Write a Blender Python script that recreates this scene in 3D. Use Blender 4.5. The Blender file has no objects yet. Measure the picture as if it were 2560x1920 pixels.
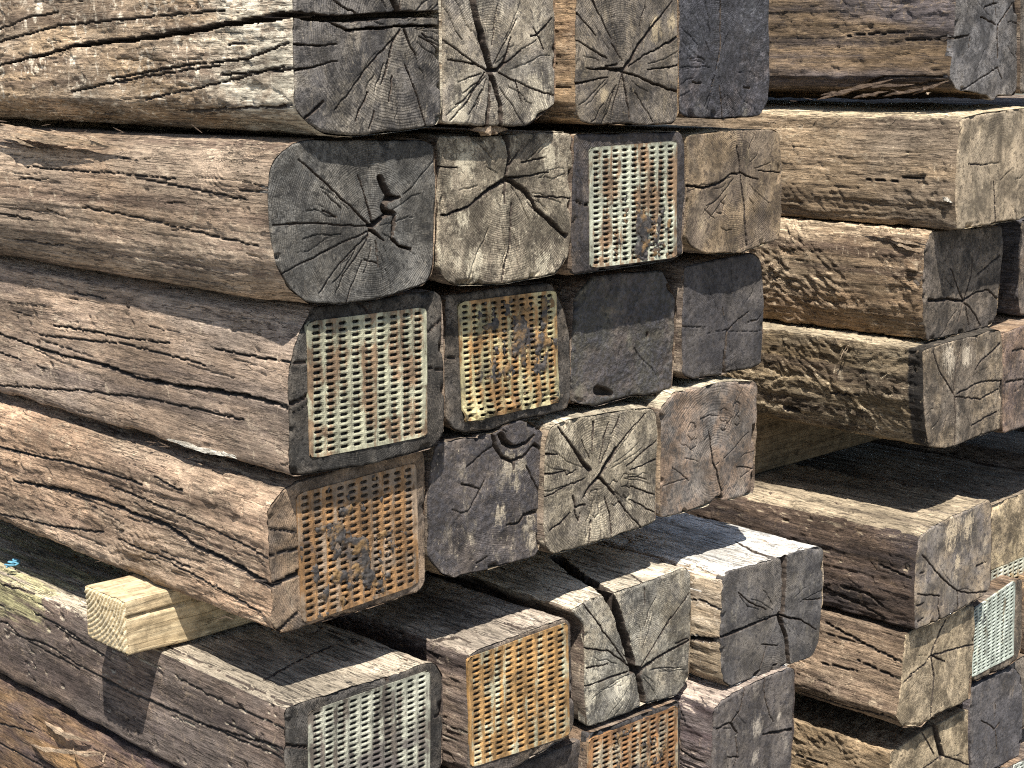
import bpy, math, numpy as np
from mathutils import Vector
scene = bpy.context.scene
RNG = np.random.default_rng(7)

# ---------------------------------------------------------------- camera, sky, sun, exposure
cam_d = bpy.data.cameras.new('camera'); cam = bpy.data.objects.new('camera', cam_d)
scene.collection.objects.link(cam); scene.camera = cam
cam.location = (-1.1351, -1.5128, 1.55)
cam_d.sensor_width = 36; cam_d.lens = 36 * 4137 / 2560
PITCH = math.atan(710 / 3575)
cam.rotation_euler = (math.pi / 2 - PITCH, 0, -math.radians(45))
cam_d.clip_start = .02; cam_d.clip_end = 200
SUN = Vector((-.34, -.37, 1)).normalized()
w = bpy.data.worlds.new('World'); scene.world = w; w.use_nodes = True
nt = w.node_tree; bg = nt.nodes['Background']
sky = nt.nodes.new('ShaderNodeTexSky'); sky.sky_type = 'NISHITA'; sky.sun_disc = False
sky.sun_elevation = math.asin(SUN.z); sky.sun_rotation = math.atan2(SUN.x, SUN.y)
nt.links.new(sky.outputs[0], bg.inputs[0]); bg.inputs[1].default_value = .085
sun_d = bpy.data.lights.new('sun', 'SUN'); sun_d.energy = 5.0; sun_d.angle = math.radians(.5); sun_d.color = (1, .965, .91)
sun = bpy.data.objects.new('sun', sun_d); scene.collection.objects.link(sun)
sun.rotation_euler = SUN.to_track_quat('Z', 'Y').to_euler(); sun.location = (-3, -3.6, 6)
vs = scene.view_settings; vs.view_transform = 'Standard'; vs.look = 'None'; vs.exposure = .85; vs.gamma = 1; vs.use_curve_mapping = False
scene.cycles.use_denoising = False; scene.cycles.filter_width = 1.15
scene.cycles.max_bounces = 6; scene.cycles.diffuse_bounces = 3

# ---------------------------------------------------------------- numpy noise
def _h(ix, iy, iz, s):
    n = (ix * np.uint32(73856093)) ^ (iy * np.uint32(19349663)) ^ (iz * np.uint32(83492791)) ^ np.uint32((s * 2654435761 + 12345) & 0xffffffff)
    n ^= n >> np.uint32(13); n *= np.uint32(0x5bd1e995); n ^= n >> np.uint32(15); n *= np.uint32(0x27d4eb2d); n ^= n >> np.uint32(13)
    return n.astype(np.float32) * np.float32(2 / 4294967296) - np.float32(1)
def vn(x, y, z, s=0):
    xf, yf, zf = np.floor(x), np.floor(y), np.floor(z)
    ix, iy, iz = [a.astype(np.int64).astype(np.uint32) for a in (xf, yf, zf)]
    fx, fy, fz = [(a).astype(np.float32) for a in (x - xf, y - yf, z - zf)]
    fx, fy, fz = [a * a * (3 - 2 * a) for a in (fx, fy, fz)]
    o = np.uint32(1)
    def lx(jy, jz):
        a = _h(ix, jy, jz, s); return a + fx * (_h(ix + o, jy, jz, s) - a)
    a = lx(iy, iz); a = a + fy * (lx(iy + o, iz) - a)
    b = lx(iy, iz + o); b = b + fy * (lx(iy + o, iz + o) - b)
    return a + fz * (b - a)
def fbm(x, y, z, s=0, o=3, r=.5):
    t = 0; a = 1; n = 0
    for k in range(o):
        t = t + a * vn(x * 2 ** k + 17.3 * k, y * 2 ** k + 5.1 * k, z * 2 ** k + 9.7 * k, s + k); n += a; a *= r
    return t / n
def facets(a, b, s=0):
    """cellular chips: every cell is a small plane with its own tilt and level"""
    ia, ib = np.floor(a), np.floor(b); best = np.full(a.shape, 9e9); out = np.zeros(a.shape)
    for da in (-1, 0, 1):
        for db in (-1, 0, 1):
            ca, cb = (ia + da), (ib + db); ua, ub = ca.astype(np.int64).astype(np.uint32), cb.astype(np.int64).astype(np.uint32); z = np.zeros_like(ua)
            pa = ca + .5 + .45 * _h(ua, ub, z, s); pb = cb + .5 + .45 * _h(ua, ub, z, s + 1)
            d = (a - pa) ** 2 + (b - pb) ** 2; m = d < best
            hgt = _h(ua, ub, z, s + 2) * .35 + _h(ua, ub, z, s + 3) * (a - pa) + _h(ua, ub, z, s + 4) * (b - pb) * .8
            best = np.where(m, d, best); out = np.where(m, hgt, out)
    return out
def sstep(a, b, x):
    t = np.clip((x - a) / (b - a), 0, 1); return t * t * (3 - 2 * t)

def crack(A, B, poly, w0, w1, dep, seed, wob=.0012, hmin=.0007):
    """depth (m) of one check in the plane (A,B): a wandering slit along a polyline"""
    poly = np.asarray(poly, float); out = np.zeros(A.shape)
    lo, hi = poly.min(0) - .02, poly.max(0) + .02
    m = (A > lo[0]) & (A < hi[0]) & (B > lo[1]) & (B < hi[1])
    if not m.any(): return out
    a, b = A[m], B[m]; z = np.full(a.shape, seed * 3.7)
    a2 = a + wob * fbm(a * 90, b * 90, z, 5, 2) * 1.6; b2 = b + wob * fbm(a * 90, b * 90, z + 40, 6, 2) * 1.6
    seg = np.linalg.norm(np.diff(poly, axis=0), axis=1); tot = seg.sum(); acc = 0; best = np.zeros(a.shape)
    rag = vn(a * 230, b * 230, z, 8); slow = vn(a * 55, b * 55, z, 9)
    for (p, q, L) in zip(poly[:-1], poly[1:], seg):
        if L < 1e-6: continue
        d = (q - p) / L; t = np.clip(((a2 - p[0]) * d[0] + (b2 - p[1]) * d[1]), 0, L)
        dist = np.hypot(a2 - p[0] - t * d[0], b2 - p[1] - t * d[1])
        wd = (w0 + (w1 - w0) * (acc + t) / tot) * .001; hw = np.maximum(wd * .5 * (1 + .35 * slow * (wd < .006)) + .00028 * rag + np.where(wd > .006, .0004 * vn(a * 190, b * 190, z, 10) + .0010 * slow, 0), hmin)
        de = dep * .001 * np.minimum(1, wd / .0025 + .15)
        best = np.maximum(best, de * np.clip((hw * 1.15 - dist) / (hw * .55), 0, 1)); acc += L
    out[m] = best
    return out

# ---------------------------------------------------------------- mesh helpers
def link(o, parent=None):
    scene.collection.objects.link(o)
    if parent: o.parent = parent
    return o
def mesh_from(name, V, F, mat, parent=None, loc=(0, 0, 0), smooth=True, mat2=None, deep=None):
    me = bpy.data.meshes.new(name)
    V = np.asarray(V, np.float32) - np.asarray(loc, np.float32)
    F = np.asarray(F, np.int32); k = F.shape[1]
    me.vertices.add(len(V)); me.vertices.foreach_set('co', V.ravel())
    me.loops.add(F.size); me.loops.foreach_set('vertex_index', F.ravel())
    me.polygons.add(len(F)); me.polygons.foreach_set('loop_start', np.arange(0, F.size, k, dtype=np.int32))
    me.update(calc_edges=True); me.validate()
    if not smooth: me.polygons.foreach_set('use_smooth', np.zeros(len(F), bool))
    me.materials.append(mat)
    if mat2 is not None:
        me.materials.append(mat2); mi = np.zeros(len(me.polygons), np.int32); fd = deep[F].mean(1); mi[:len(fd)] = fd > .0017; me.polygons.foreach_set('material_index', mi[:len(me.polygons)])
    o = bpy.data.objects.new(name, me); link(o, parent)
    base = Vector(parent['base']) if parent and 'base' in parent else Vector((0, 0, 0))
    o.location = Vector(loc) - base
    return o
def thing(name, label, cat, base, group=None):
    o = bpy.data.objects.new(name, None); o.empty_display_size = .05; link(o); o.location = base
    o['label'] = label; o['category'] = cat; o['base'] = list(base)
    if group: o['group'] = group
    return o
def dense_outline(pts, step=.006, chaikin=2):
    p = np.asarray(pts, float); q = []
    for a, b in zip(p, np.roll(p, -1, 0)):
        n = max(1, int(np.linalg.norm(b - a) / (step * 2))); q += [a + (b - a) * t / n for t in range(n)]
    q = np.array(q)
    for _ in range(chaikin):
        r = np.roll(q, -1, 0); q = np.stack([.75 * q + .25 * r, .25 * q + .75 * r], 1).reshape(-1, 2)
    return q
def resample(line, n):
    s = np.r_[0, np.cumsum(np.linalg.norm(np.diff(line, axis=0), axis=1))]; t = np.linspace(0, s[-1], n)
    return np.stack([np.interp(t, s, line[:, k]) for k in (0, 1)], 1)
def clockwise(p):
    x, z = p[:, 0], p[:, 1]
    return p if (x * np.roll(z, -1) - np.roll(x, -1) * z).sum() < 0 else p[::-1]

# ---------------------------------------------------------------- node helper
class NB:
    def __init__(s, name):
        s.m = bpy.data.materials.new(name); s.m.use_nodes = True; s.t = s.m.node_tree
        s.b = s.t.nodes['Principled BSDF']; s.tc = s.t.nodes.new('ShaderNodeTexCoord'); s.P = s.tc.outputs['Object']
    def new(s, k): return s.t.nodes.new(k)
    def put(s, sock, v):
        if isinstance(v, bpy.types.NodeSocket): s.t.links.new(v, sock)
        elif isinstance(v, (tuple, list)) and len(v) == 3 and sock.type == 'RGBA': sock.default_value = (*v, 1)
        else: sock.default_value = v
    def vmul(s, v, k, off=(0, 0, 0)):
        n = s.new('ShaderNodeMapping'); s.put(n.inputs[0], v); n.inputs['Scale'].default_value = k; n.inputs['Location'].default_value = off; return n.outputs[0]
    def vm(s, op, a, b):
        n = s.new('ShaderNodeVectorMath'); n.operation = op; s.put(n.inputs[0], a)
        s.put(n.inputs['Scale'] if op == 'SCALE' else n.inputs[1], b); return n.outputs['Value' if op in ('LENGTH', 'DOT_PRODUCT') else 'Vector']
    def noise(s, v, sc, det=3, ro=.55, dist=0):
        n = s.new('ShaderNodeTexNoise'); s.put(n.inputs['Vector'], v); n.inputs['Scale'].default_value = sc; n.inputs['Detail'].default_value = det
        n.inputs['Roughness'].default_value = ro; n.inputs['Distortion'].default_value = dist; return n.outputs[0]
    def vor(s, v, sc, feat='F1'):
        n = s.new('ShaderNodeTexVoronoi'); n.feature = feat; s.put(n.inputs['Vector'], v); n.inputs['Scale'].default_value = sc; return n.outputs[0]
    def ma(s, op, a, b=0.0, c=None):
        n = s.new('ShaderNodeMath'); n.operation = op; s.put(n.inputs[0], a); s.put(n.inputs[1], b)
        if c is not None: s.put(n.inputs[2], c)
        return n.outputs[0]
    def ramp(s, f, lo, hi, a=0.0, b=1.0):
        n = s.new('ShaderNodeMapRange'); n.interpolation_type = 'SMOOTHSTEP'; s.put(n.inputs[0], f)
        for k, v in zip((1, 2, 3, 4), (lo, hi, a, b)): n.inputs[k].default_value = v
        return n.outputs[0]
    def line(s, f, wdt, c=.5):
        return s.ramp(s.ma('ABSOLUTE', s.ma('SUBTRACT', f, c)), 0, wdt, 1, 0)
    def mix(s, f, a, b, mode='MIX'):
        n = s.new('ShaderNodeMix'); n.data_type = 'RGBA'; n.blend_type = mode; s.put(n.inputs[0], f); s.put(n.inputs[6], a); s.put(n.inputs[7], b); return n.outputs[2]
    def gain(s, col, f):
        c = s.new('ShaderNodeCombineColor'); [s.put(c.inputs[k], f) for k in range(3)]
        return s.mix(1.0, col, c.outputs[0], 'MULTIPLY')
    def xyz(s, v):
        n = s.new('ShaderNodeSeparateXYZ'); s.put(n.inputs[0], v); return n.outputs
    def done(s, col, rough, h=None, dist=.001, strength=1.0, spec=.25, metal=0.0):
        s.put(s.b.inputs['Base Color'], col); s.put(s.b.inputs['Roughness'], rough); s.b.inputs['Specular IOR Level'].default_value = spec; s.put(s.b.inputs['Metallic'], metal)
        if h is not None:
            n = s.new('ShaderNodeBump'); n.inputs['Distance'].default_value = dist; n.inputs['Strength'].default_value = strength
            s.put(n.inputs['Height'], h); s.t.links.new(n.outputs[0], s.b.inputs['Normal'])
        return s.m

def side_material(name, seed, warm, grey, dark, pale, chips=.5, stain=.5, lines=1.0, top=None, paint=False, endpale=None, flake=0.0, char=None):
    """weathered long grain; everything runs along the sleeper (object Y)"""
    warm, grey, dark, pale = [tuple(min(.85, c * k) for c, k in zip(q, (1.07, 1.045, 1.07))) for q in (warm, grey, dark, pale)]
    n = NB(name); off = (seed * 3.1, seed * 1.7, seed * 2.3)
    P = n.vmul(n.P, (1, 1, 1), off); Ps = n.vmul(n.P, (1, .045, 1), off); Pm = n.vmul(n.P, (1, .3, 1), off)
    wv = n.noise(P, 9, 2); wob = n.vm('SCALE', n.vm('SUBTRACT', wv, (.5, .5, .5)), .0)
    fiber = n.ma('ADD', n.ma('MULTIPLY', n.noise(n.vmul(n.P, (1, .10, 1), off), 480, 5, .75, .3), .65), n.ma('MULTIPLY', n.noise(Ps, 300, 4, .7), .35)); band = n.noise(Ps, 34, 4, .6, .3); patch = n.noise(Pm, 7, 5, .6, .5); p2 = n.noise(Pm, 19, 6, .65, .4)
    col = n.mix(n.ramp(patch, .40, .62), warm, grey)
    col = n.mix(n.ma('MULTIPLY', n.ramp(band, .46, .66), .75), col, dark)
    col = n.mix(n.ma('MULTIPLY', n.ramp(p2, .52, .70), stain), col, dark)
    blot = n.noise(n.vmul(n.P, (1, .55, 1), (seed, seed, 4)), 85, 5, .7, 1.2)
    region = n.ramp(n.noise(Pm, 11, 3), .38, .6)
    col = n.mix(n.ma('MULTIPLY', n.ma('MULTIPLY', n.ramp(blot, .52, .66), region), chips), col, pale)
    fl = n.noise(n.vmul(n.P, (1, .5, .35), (seed, 2, seed)), 120, 4, .6, .6)
    col = n.mix(n.ma('MULTIPLY', n.ramp(fl, .60 - .06 * flake, .70 - .05 * flake), chips), col, pale)
    if endpale:
        vy = n.xyz(n.P)[1]; ep = n.ramp(n.ma('ADD', vy, n.ma('MULTIPLY', n.noise(Pm, 30, 5, .65), .30)), .22, .36, 1, 0)
        col = n.mix(n.ma('MULTIPLY', ep, n.ramp(n.noise(n.vmul(n.P, (1, .5, .6), (3, seed, 2)), 60, 5, .65), .38, .55, .25, .95)), col, endpale)
    if top:
        g = n.new('ShaderNodeNewGeometry'); nz = n.xyz(g.outputs['True Normal'])[2]
        tf = n.ma('MULTIPLY', n.ramp(nz, .45, .85), n.ramp(n.noise(Ps, 40, 5, .7), .30, .52, .35, 1))
        col = n.mix(tf, col, top)
    if paint:
        v = n.xyz(n.P); yy = n.ramp(n.ma('ADD', v[1], n.ma('MULTIPLY', n.noise(P, 40, 4), .16)), .635, .665)
        zz = n.ramp(n.ma('ADD', v[2], n.ma('MULTIPLY', n.noise(P, 45, 3), .05)), .130, .15)
        col = n.mix(n.ma('MULTIPLY', n.ma('MULTIPLY', yy, zz), n.ma('MULTIPLY', n.ramp(n.noise(Ps, 90, 4, .7), .42, .56), .8)), col, (.52, .47, .24))
    if char:
        vb = n.ma('ADD', n.xyz(n.P)[1], n.ma('MULTIPLY', n.ma('SUBTRACT', n.noise(P, 60, 4), .5), .016)); col = n.mix(n.ma('MULTIPLY', n.ramp(vb, char - .004, char + .002, 1, 0), .92), col, (.03, .028, .027))
    col = n.gain(col, n.ramp(fiber, .30, .70, .40, 1.55))
    dash = n.ramp(n.noise(n.vmul(n.P, (1, .15, 1), (seed, 6, seed)), 230, 4, .65, .6), .56, .63)
    col = n.mix(n.ma('MULTIPLY', dash, .55), col, dark)
    nick = n.ramp(n.noise(n.vmul(n.P, (1, 1, .32), (seed, 9, seed)), 200, 4, .65, .8), .61, .68)
    col = n.mix(n.ma('MULTIPLY', n.ma('MULTIPLY', nick, n.ramp(n.noise(Pm, 26, 3), .44, .58)), min(1, chips * 1.3 + .1)), col, pale)
    mic = n.noise(P, 1100, 2, .6); col = n.gain(col, n.ramp(mic, .2, .8, .8, 1.2))
    big = n.noise(n.vmul(n.P, (1, .42, 1), (seed, 5, seed)), 12, 5, .62, .6); col = n.gain(col, n.ramp(big, .34, .66, .62, 1.30))
    l1 = n.ma('MULTIPLY', n.line(n.noise(Ps, 62, 3, .6, .2), .012), n.ramp(n.noise(Pm, 22, 2), .40, .5))
    l2 = n.ma('MULTIPLY', n.line(n.noise(Ps, 150, 3, .6, .2), .02), n.ramp(n.noise(Pm, 33, 2), .45, .58))
    ln = n.ma('MAXIMUM', l1, l2)
    col = n.mix(n.ma('MULTIPLY', ln, .7 * lines), col, (.03, .025, .02))
    h = n.ma('ADD', n.ma('SUBTRACT', n.ma('MULTIPLY', fiber, 1.1), n.ma('MULTIPLY', dash, .5)), n.ma('ADD', n.ma('MULTIPLY', blot, .9), n.ma('MULTIPLY', mic, .4))); h = n.ma('SUBTRACT', h, n.ma('MULTIPLY', ln, .9 * lines))
    return n.done(col, n.ramp(p2, .4, .7, .95, .7), h, .0030, 1.0, .2)

def end_material(name, seed, base, alt, bleach, dark, bl=.4, st=.5, rings=.6, rays=.7, tar=0.0, sp=.0029, spots=(), k=1.0):
    """end grain: rings round the pith (object origin), rays and checks, weather stains"""
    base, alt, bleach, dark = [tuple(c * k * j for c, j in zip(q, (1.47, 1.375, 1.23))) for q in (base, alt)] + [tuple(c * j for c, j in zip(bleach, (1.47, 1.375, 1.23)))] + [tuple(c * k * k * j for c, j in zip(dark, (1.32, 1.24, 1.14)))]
    n = NB(name); off = (seed * 2.3, 0, seed * 1.9)
    P = n.vmul(n.P, (1, 1, 1), off); v = n.vmul(n.P, (1, 0, 1))
    warp = n.new('ShaderNodeVectorMath'); warp.operation = 'SCALE'; warp.inputs['Scale'].default_value = .012
    nz = n.new('ShaderNodeTexNoise'); n.put(nz.inputs['Vector'], P); nz.inputs['Scale'].default_value = 14; nz.inputs['Detail'].default_value = 2
    n.put(warp.inputs[0], n.vm('SUBTRACT', nz.outputs[1], (.5, .5, .5))); vw = n.vm('ADD', v, warp.outputs[0])
    r = n.vm('LENGTH', vw, (0, 0, 0)); u = n.vm('NORMALIZE', vw, (0, 0, 0))
    ringv = n.ma('SINE', n.ma('ADD', n.ma('MULTIPLY', r, 2 * math.pi / sp), n.ma('ADD', n.ma('MULTIPLY', n.noise(P, 26, 3), 16), n.ma('MULTIPLY', n.noise(n.ma('MULTIPLY', r, 1.0), 60, 2), 14))))
    ring = n.ma('POWER', n.ramp(ringv, -1, 1), 2.2)
    rm = n.ramp(n.noise(P, 16, 3, .6), .33, .6)
    patch = n.noise(P, 8, 5, .62, .4); p2 = n.noise(P, 21, 6, .65, .3); p3 = n.noise(n.vmul(n.P, (1, 1, .35), off), 42, 4, .65)
    col = n.mix(n.ramp(patch, .42, .58), base, alt)
    col = n.mix(n.ma('MULTIPLY', n.ramp(p2, .48, .60), st), col, dark)
    col = n.mix(n.ma('MULTIPLY', n.ramp(p3, .54, .70), bl), col, bleach)
    col = n.gain(col, n.ma('SUBTRACT', 1.08, n.ma('MULTIPLY', n.ma('MULTIPLY', ring, rm), .42 * rings)))
    ru = n.vm('ADD', n.vm('SCALE', u, 1.0), n.vmul(n.P, (1.5, 0, 1.5), off))
    f1 = n.noise(ru, 26, 3, .6); f2 = n.noise(ru, 60, 3, .6)
    rl = n.ma('MULTIPLY', n.line(f1, .014), n.ramp(n.noise(P, 24, 2), .40, .5)); rl2 = n.ma('MULTIPLY', n.line(f2, .035), n.ramp(n.noise(P, 31, 2), .40, .55))
    ln = n.ma('MULTIPLY', n.ma('MAXIMUM', rl, n.ma('MULTIPLY', rl2, .85)), rays); ln = n.ma('MULTIPLY', ln, n.ramp(r, .006, .02))
    fine = n.noise(n.vm('ADD', n.vm('SCALE', u, 1.0), n.vmul(n.P, (6, 0, 6), off)), 150, 3, .7)
    col = n.gain(col, n.ramp(fine, .27, .73, .55, 1.42)); mic = n.noise(P, 900, 2, .6); col = n.gain(col, n.ramp(mic, .2, .8, .8, 1.2))
    cross = n.ma('MULTIPLY', n.line(n.noise(n.vm('SCALE', vw, 1.0), 75, 3, .6, 2.0), .022), n.ramp(n.noise(P, 19, 2), .46, .6)); ln = n.ma('MAXIMUM', ln, n.ma('MULTIPLY', cross, .6 * rays))
    col = n.mix(n.ma('MULTIPLY', ln, .8), col, (.022, .02, .018))
    big = n.noise(P, 17, 6, .68, .5); col = n.gain(col, n.ramp(big, .36, .64, .48, 1.52))
    sct = n.noise(n.vmul(n.P, (1.6, 1, .5), (seed, 1, 3)), 70, 5, .7, .8); col = n.mix(n.ma('MULTIPLY', n.ma('MULTIPLY', n.ramp(sct, .56, .68), n.ramp(n.noise(P, 11, 3), .42, .6)), bl), col, bleach)
    for (dx, dz, sr) in spots:
        dd = n.vm('LENGTH', n.vm('MULTIPLY', n.vm('SUBTRACT', n.vmul(n.P, (1, 0, 1)), (dx, 0, dz)), (1, 1, .75)), (0, 0, 0))
        sm = n.ramp(n.ma('ADD', n.ma('DIVIDE', dd, sr), n.ma('MULTIPLY', n.ma('SUBTRACT', n.noise(n.vmul(n.P, (1.5, 1, .6), off), 110, 5, .7), .5), 3.2)), .35, .95, .9, 0); col = n.mix(sm, col, bleach)
    scr = n.noise(n.vmul(n.P, (.5, 1, 2.2), (seed, 0, 3)), 95, 3, .6, 1.0)
    col = n.mix(n.ma('MULTIPLY', n.ramp(scr, .66, .72), bl * .8), col, bleach)
    fk = n.noise(n.vmul(n.P, (1.3, 1, .7), (seed, 4, 9)), 190, 4, .65, .5); col = n.mix(n.ma('MULTIPLY', n.ma('MULTIPLY', n.ramp(fk, .60, .67), n.ramp(n.noise(P, 23, 4, .6), .42, .58)), min(1, bl * 1.1 + .2)), col, bleach)
    dk = n.noise(n.vmul(n.P, (1, 1, 1), (seed, 14, 9)), 120, 5, .7, .6); col = n.mix(n.ma('MULTIPLY', n.ramp(dk, .53, .60), .7), col, tuple(.5 * c for c in dark))
    lump = n.noise(P, 130, 4, .65)
    rough = n.ramp(p2, .4, .7, .92, .75)
    h = n.ma('ADD', n.ma('MULTIPLY', fine, .5), n.ma('MULTIPLY', mic, .5)); h = n.ma('SUBTRACT', h, n.ma('MULTIPLY', n.ma('MULTIPLY', ring, rm), .7 * rings)); h = n.ma('SUBTRACT', h, n.ma('MULTIPLY', ln, 1.2))
    if tar:
        tm = n.ma('MULTIPLY', n.ramp(n.noise(P, 12, 5, .65), .38, .52), tar)
        col = n.mix(n.ma('MULTIPLY', tm, .8), col, n.mix(n.ramp(lump, .4, .62), dark, (.085, .082, .092)))
        h = n.ma('ADD', h, n.ma('MULTIPLY', n.ma('MULTIPLY', lump, tm), 4.5)); rough = n.ma('SUBTRACT', rough, n.ma('MULTIPLY', tm, .25))
    return n.done(col, rough, h, .0014, 1.0, .25)

def plate_material(name, seed, zinc, rust, tarc, ru=.5, tr=.3, tar_at=(0, 0), tar_r=.0):
    n = NB(name); off = (seed * 1.3, 0, seed * 2.7); P = n.vmul(n.P, (1, 1, 1), off)
    st = n.noise(n.vmul(n.P, (1, 1, .07), off), 75, 4, .6, .3); b1 = n.noise(P, 20, 5, .65, .4); b2 = n.noise(P, 55, 5, .7, .5); col = n.mix(n.ramp(b2, .42, .62), zinc, tuple(.72 * c for c in zinc))
    rmask = n.ramp(n.ma('ADD', n.ma('MULTIPLY', st, .6), n.ma('MULTIPLY', b1, .6)), .68 - .22 * ru, .78 - .22 * ru)
    col = n.mix(n.ma('MULTIPLY', rmask, .9), col, n.mix(n.ramp(b2, .38, .62), rust, tuple(.45 * c for c in rust)))
    col = n.mix(n.ma('MULTIPLY', n.ramp(b2, .58, .68), .8), col, tuple(.3 * c for c in rust)); gr = n.noise(n.vmul(n.P, (1, 1, .25), (seed, 0, 7)), 34, 5, .7, .6); col = n.gain(col, n.ramp(gr, .35, .66, .5, 1.18))
    d = n.vm('LENGTH', n.vm('SUBTRACT', n.vmul(n.P, (1, 0, 1)), (tar_at[0], 0, tar_at[1])), (0, 0, 0))
    tm = n.ma('ADD', n.ma('MULTIPLY', n.noise(P, 24, 5, .65, .5), 1.0), n.ramp(d, 0, max(tar_r, .001), .28 if tar_r else 0, 0))
    tmk = n.ma('MULTIPLY', n.ramp(tm, .64 - .25 * tr, .84 - .25 * tr), .92); col = n.mix(tmk, col, tarc)
    mic = n.noise(P, 500, 3, .6); col = n.gain(col, n.ramp(mic, .2, .8, .8, 1.2))
    return n.done(col, n.ramp(b2, .35, .7, .5, .8), n.ma('ADD', n.ma('MULTIPLY', mic, .5), n.ma('MULTIPLY', b2, .8)), .0008, 1.0, .4)

def plain_material(name, col, col2, sc=200, rough=.8, dist=.001):
    n = NB(name); f = n.noise(n.P, sc, 5, .65); return n.done(n.mix(n.ramp(f, .35, .65), col, col2), rough, f, dist)

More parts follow.
